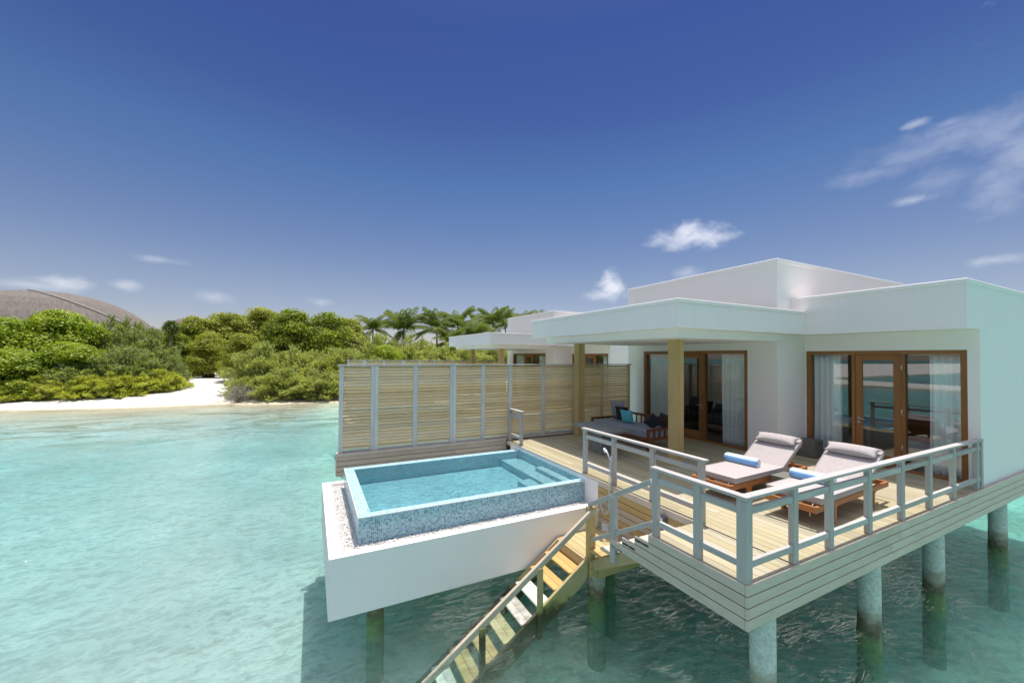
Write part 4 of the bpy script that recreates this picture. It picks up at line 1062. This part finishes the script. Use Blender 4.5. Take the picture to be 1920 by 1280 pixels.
def ground(x, y):
    i = np.searchsorted(XS, x) - 1; j = np.searchsorted(YS, y) - 1
    return float(H[j, i])
NAMES = {'broad': 'broadleaf_tree', 'feather_dark': 'feathery_tree', 'feather_pale': 'feathery_bush', 'feather_low': 'low_bush'}
GRP = {'broad_bright': 'bright green broadleaf trees on the island', 'broad_deep': 'deep green broadleaf trees on the island', 'broad_olive': 'olive green broadleaf trees on the island', 'feather_dark': 'grey green feathery trees on the island', 'feather_pale': 'feathery shore bushes', 'feather_low': 'low yellow green bushes along the beach'}
TREES = [
('broad_bright', -27.6, 52.0, 6.6, 7.4, 'bright green broadleaf tree cut by the left edge of the picture'),
('broad_bright', -24.4, 53.0, 7.1, 7.6, 'bright green broadleaf tree below the dome, second from the left picture edge'),
('broad_bright', -22.0, 55.0, 8.0, 8.2, 'tallest bright green broadleaf tree, reaching up in front of the thatched dome'),
('broad_bright', -22.6, 48.6, 4.4, 6.2, 'lower bright green broadleaf tree behind the low bushes at the far left'),
('broad_bright', -19.4, 50.0, 5.0, 5.4, 'lower bright green broadleaf tree next to the small grey green feathery tree'),
('feather_dark', -19.6, 58.0, 8.4, 6.6, 'tall grey green feathery tree against the thatched dome, beside the tallest bright tree'),
('feather_dark', -16.3, 56.0, 7.5, 7.1, 'grey green feathery tree below the right end of the thatched dome'),
('feather_dark', -16.0, 51.0, 5.0, 6.9, 'wide grey green feathery tree in the middle of the left bush mass'),
('feather_dark', -14.0, 52.5, 4.6, 5.0, 'grey green feathery tree at the left side of the sandy gap'),
('feather_dark', -18.4, 49.0, 3.4, 5.2, 'small grey green feathery tree just above the low beach bushes'),
('feather_low', -20.6, 48.0, 2.2, 5.0, 'low yellow green bush second from the left on the beach'),
('feather_low', -17.9, 47.7, 2.3, 5.0, 'low yellow green bush in the middle of the row on the beach'),
('feather_low', -15.2, 48.0, 2.4, 5.2, 'low yellow green bush with upright sprays, fourth from the left on the beach'),
('feather_low', -12.9, 49.4, 2.5, 4.4, 'low yellow green bush at the sandy gap, right end of the beach row'),
('feather_low', -23.6, 49.2, 2.0, 4.6, 'low yellow green bush at the far left end of the beach row'),
('broad_olive', -13.9, 67.0, 8.8, 6.6, 'olive green broadleaf tree right of the spiky screw pine'),
('broad_olive', -10.7, 69.0, 9.9, 8.3, 'olive green broadleaf tree on the ridge above the sandy gap'),
('broad_olive', -6.8, 71.0, 11.3, 8.8, 'tallest olive green broadleaf tree in the middle of the ridge'),
('broad_deep', -2.7, 64.0, 10.6, 8.0, 'deep green broadleaf tree with rounded tufts on the ridge'),
('broad_deep', 1.8, 64.0, 10.4, 9.0, 'deep green broadleaf tree at the right end of the ridge before the palms'),
('broad_olive', 5.3, 69.0, 9.9, 7.6, 'olive green broadleaf tree just left of the first palm'),
('broad_olive', -11.4, 61.5, 6.2, 5.4, 'shaded olive green tree with bare trunks over the back of the sandy gap'),
('broad_deep', -15.6, 64.0, 6.6, 5.0, 'deep green broadleaf tree behind the gap beside the feathery trees'),
('broad_olive', -7.0, 55.0, 6.2, 5.0, 'olive green tree between the sandy gap and the pale feathery bushes'),
('feather_pale', -4.2, 46.0, 5.6, 6.5, 'tall pale feathery bush at the left of the right-hand bush mass'),
('feather_pale', -1.0, 45.5, 5.5, 7.0, 'tall pale feathery bush in the middle of the right-hand bush mass'),
('feather_pale', 2.3, 46.0, 5.7, 7.6, 'tall pale feathery bush behind the left end of the louvred screen'),
('feather_pale', -2.4, 42.4, 3.2, 5.2, 'shore bush overhanging the water line, left one of the two at the front'),
('feather_pale', 1.0, 41.6, 3.2, 5.8, 'shore bush overhanging the water line, right beside the louvred screen'),
('feather_pale', -5.2, 43.4, 2.5, 3.0, 'small pale bush at the edge of the sandy gap behind the dead shrub'),
('feather_pale', 6.6, 50.0, 6.1, 7.9, 'pale feathery bush above the screen, below the first palm'),
('feather_pale', 11.6, 52.0, 6.2, 8.3, 'pale feathery bush above the screen, below the tall second palm'),
('feather_pale', 18.0, 54.0, 6.0, 9.1, 'pale feathery bush just left of the second villa canopy'),
('feather_pale', 25.2, 56.0, 5.9, 9.1, 'pale feathery bush seen between the second villa canopy posts'),
('feather_pale', 33.6, 60.0, 6.1, 8.3, 'pale feathery bush right of the second villa canopy posts'),
('feather_pale', 4.6, 43.5, 4.6, 5.4, 'pale feathery bush rising right behind the left screen panels'),
('broad_bright', 7.6, 46.4, 5.2, 4.4, 'small yellow green broadleaf shrub standing out of the feathery bushes above the screen'),
]
for i, (k, x, y, h, w_, lab) in enumerate(TREES):
    nm = NAMES['broad'] if k.startswith('broad') else NAMES[k]
    if h < 6 and k == 'broad_bright' and i > 20: nm = 'broadleaf_shrub'
    z = ground(x, y)
    t = thing(nm, (x, y, z), lab, 'bush' if 'bush' in nm or 'shrub' in nm else 'tree', GRP[k])
    me = KIND[k][i % len(KIND[k])]
    W0 = {'broad_bright': 1.1, 'broad_deep': 1.0, 'broad_olive': 1.0, 'feather_dark': 1.15, 'feather_pale': 1.25, 'feather_low': 2.0}[k]
    cr = bpy.data.objects.new('crown', me); COL.objects.link(cr); cr.parent = t; cr.scale = (w_ / W0, w_ / W0, h * ((.78 if x < 4 else .88) if 'feather' in k else (.95 if 'bright' in k else .91)))
    tr = bpy.data.objects.new('trunk', TRK); COL.objects.link(tr); tr.parent = t; tr.scale = (w_ / 1.3, w_ / 1.3, h * (.7 if 'feather' in k else .85))
    t.rotation_euler.z = i * 2.399
# palms
def palm_meshes(seed):
    r = np.random.RandomState(seed)
    Vs = []; n0 = 0
    nf = 28
    for i in range(nf):
        a = i * 2.399 + r.uniform(-.2, .2); el_ = R([80, 70, 58, 44, 26, 6, -18, 64][i % 8] + r.uniform(-8, 8)); ln = r.uniform(2.6, 3.5)
        p = np.zeros(3); pts = []; e = el_
        for q in range(15):
            pts.append(p.copy()); p = p + np.array([math.cos(a) * math.cos(e), math.sin(a) * math.cos(e), math.sin(e)]) * ln / 14; e -= R(r.uniform(3.6, 6.6)) * (1.0 if el_ > 0 else .6)
        pts = np.array(pts)
        side = np.array([-math.sin(a), math.cos(a), 0])
        for q in range(1, 15):   # rachis
            s_ = side * .035; Vs.append(np.array([pts[q - 1] - s_, pts[q - 1] + s_, pts[q] + s_ * .8, pts[q] - s_ * .8]))
        for q in np.linspace(1.2, 13.9, 40):
            j = int(q); f = q - j; base = pts[j] * (1 - f) + pts[min(j + 1, 14)] * f; tan = unit(pts[min(j + 1, 14)] - pts[j - 1])
            u = q / 14; l = (.30 + .50 * math.sin(math.pi * min(1, u * .9 + .1))) * r.uniform(.8, 1.1)
            for sg in (-1, 1):
                dr = unit(side * sg * .75 + tan * .6 + np.array([0, 0, -.35 - .3 * r.rand()])); wv = tan * .035
                Vs.append(np.array([base - wv, base + dr * l * .55 - wv + np.array([0, 0, -.02]), base + dr * l + np.array([0, 0, -.12]), base + dr * l * .5 + wv]))
    V = np.array(Vs).reshape(-1, 3)
    return rawmesh('crown', V, np.arange(len(V)).reshape(-1, 4), M['leaf_palm'])
PM = [palm_meshes(s) for s in (1, 2, 3, 4)]
PALMS = [(9.2, 70.0, 11.7, 3.0, 'coconut palm standing alone at the left of the palm row'), (14.7, 72.0, 13.9, 5.0, 'broad tall coconut palm, second of the row, above the middle of the screen'),
(20.8, 72.0, 13.7, 4.4, 'coconut palm third from the left with a pale bare trunk'), (26.2, 76.0, 14.7, 4.6, 'tall coconut palm fourth from the left'),
(26.4, 68.0, 11.9, 4.2, 'lower coconut palm just above the second villa canopy edge'), (34.1, 76.0, 15.9, 4.4, 'tallest coconut palm, nearest the tall block of the second villa'),
(38.9, 80.0, 15.8, 4.2, 'coconut palm partly behind the tall block of the second villa'), (44.7, 84.0, 16.1, 4.4, 'coconut palm tips rising over the second villa roof corner'),
(35.0, 86.0, 15.0, 4.2, 'distant coconut palm between the two tallest ones'), (21.5, 66.0, 10.5, 3.8, 'low coconut palm in front of the third one'), (51.9, 90.0, 17.0, 4.2, 'furthest coconut palm at the right end of the row')]
for i, (x, y, top, rad, lab) in enumerate(PALMS):
    t = thing('coconut_palm', (x, y, ground(x, y)), lab, 'palm', 'coconut palms on the island')
    ch = top - rad * 1.0 - ground(x, y)
    b = MB(); lean = rs.uniform(-.5, .5); gz = ground(x, y)
    b.tube([(x + lean * (1 - q / 7) ** 1.6, y + .3 * (1 - q / 7) ** 2, gz - .2 + (ch + .3) * q / 7) for q in range(8)], [.22 - .012 * q for q in range(8)], 8); b.build('trunk', M['palm_bark'], t)
    c = bpy.data.objects.new('crown', PM[i % 4]); COL.objects.link(c); c.parent = t; c.location = (0, 0, ch); s_ = rad / 2.65; c.scale = (s_, s_, s_); c.rotation_euler.z = i * 1.7
# screw pine
t = thing('screw_pine', (-15.3, 62, ground(-15.3, 62)), 'spiky round headed screw pine standing up right of the thatched dome', 'tree')
b = MB(); b.tube([(-15.3, 62, .8), (-15.2, 62, 4.5), (-15.3, 62, 7.0)], [.16, .13, .10], 7); b.build('trunk', M['palm_bark'], t)
Vs = []
for i in range(800):
    d_ = unit(rs.normal(size=3)); d_[2] = d_[2] if d_[2] > -.9 else -d_[2]; c0 = np.array([0, 0, 6.3]); sd = unit(np.cross(d_, rs.normal(size=3))) * .045; l = rs.uniform(.7, 1.15)
    Vs.append(np.array([c0 - sd, c0 + d_ * l * .6 - sd, c0 + d_ * l + [0, 0, -.35], c0 + d_ * l * .6 + sd]))
Vv = np.array(Vs).reshape(-1, 3)
o = bpy.data.objects.new('crown', rawmesh('crown', Vv, np.arange(len(Vv)).reshape(-1, 4), M['leaf_palm'])); COL.objects.link(o); o.parent = t; o.location.z = 0
# dead shrub
t = thing('dead_shrub', (-5.6, 41.6, ground(-5.6, 41.6)), 'dead grey leafless shrub at the right edge of the sandy gap', 'shrub')
b = MB()
for i in range(46):
    a = rs.uniform(0, 6.28); e = rs.uniform(.2, 1.3); l = rs.uniform(1.2, 2.3); p = Vector((0, 0, 0)); pts = [p.copy()]; dd = Vector((math.cos(a) * math.cos(e), math.sin(a) * math.cos(e), math.sin(e)))
    for q in range(5):
        dd = (dd + Vector(rs.normal(size=3)) * .22).normalized(); p = p + dd * l / 5; pts.append(p.copy())
        for q2 in range(3):
            d3 = (dd + Vector(rs.normal(size=3)) * .8).normalized(); b.tube([p + Vector(t.location), p + Vector(t.location) + d3 * l * .28], [.012, .005], 3, False)
    b.tube([q + Vector(t.location) for q in pts], [.035, .028, .022, .017, .012, .006], 4, False)
b.build('branches', M['dead_twig'], t)
# undergrowth that closes the wood behind the trees
C = []
for i in range(190):
    x = rs.uniform(-42, 60); y = rs.uniform(60, 84) + max(0, x) * .1; r_ = rs.uniform(1.2, 2.2)
    if -14.6 < x < -9.2 and y < 72: continue
    C.append((x, y, rs.uniform(.8, 3.6) + (1.8 if x > 4 else 0), r_, r_ * .8))
C = np.array(C); pos, dd = pick(C, 60000)
nrm = unit(dd + rs.normal(size=pos.shape) * .5); tt = unit(np.cross(nrm, rs.normal(size=pos.shape))); bt = np.cross(nrm, tt); s_ = rs.uniform(.12, .24, (len(pos), 1))
Vv = np.stack([pos - tt * s_, pos - bt * s_ * .6, pos + tt * s_, pos + bt * s_ * .6], 1).reshape(-1, 3)
o = bpy.data.objects.new('undergrowth', rawmesh('undergrowth', Vv, np.arange(len(Vv)).reshape(-1, 4), M['leaf_deep'])); COL.objects.link(o); tag(o, 'dark green undergrowth filling the wood behind the beach trees', 'undergrowth', kind='stuff')

# thatched roofs
def dome(name, cx, cy2, rx_, ry_, rz, z0, label, rotz, seam):
    t = thing(name, (cx, cy2, 1.0), label, 'thatched roof')
    ca, sa = math.cos(rotz), math.sin(rotz)
    def pt(u, v, k=1.0):
        a = 2 * math.pi * u; e = v * math.pi / 2
        x, y, z = rx_ * math.cos(a) * math.cos(e) ** .9 * k, ry_ * math.sin(a) * math.cos(e) ** .9 * k, rz * math.sin(e) ** 1.15 * k
        return (cx + x * ca - y * sa, cy2 + x * sa + y * ca, z0 + z)
    b = MB(); b.grid(lambda u, v: pt(u, v * .999), 72, 22); b.build('roof', M['thatch'], t)
    b = MB(); b.grid(lambda u, v: (pt(u, 0)[0], pt(u, 0)[1], 1.0 + (z0 - .98) * v) if True else None, 72, 1); b.build('wall', M['interior_dark'], t)
    if seam:
        for (ua, va, ub, vb) in seam:
            b = MB(); b.tube([pt(ua + (ub - ua) * q / 30, va + (vb - va) * math.sin(q / 30 * math.pi / 2), 1.001) for q in range(31)], .26, 6); b.build('ridge', M['thatch_seam'], t)
M['thatch_seam'] = flat('thatch_seam', (.33, .30, .27), .9, var=.25, sc=6)
dome('thatched_hall', -48.4, 115, 20.3, 14.3, 15.6, 1.24, 'huge domed brown thatched roof rising behind the trees at the left', R(16), [(.93, .25, .66, .90)])
dome('thatched_pavilion', -24.2, 112, 6.5, 5, 7.5, 5.0, 'small pale thatched roof just showing over the trees right of the screw pine', 0, None)
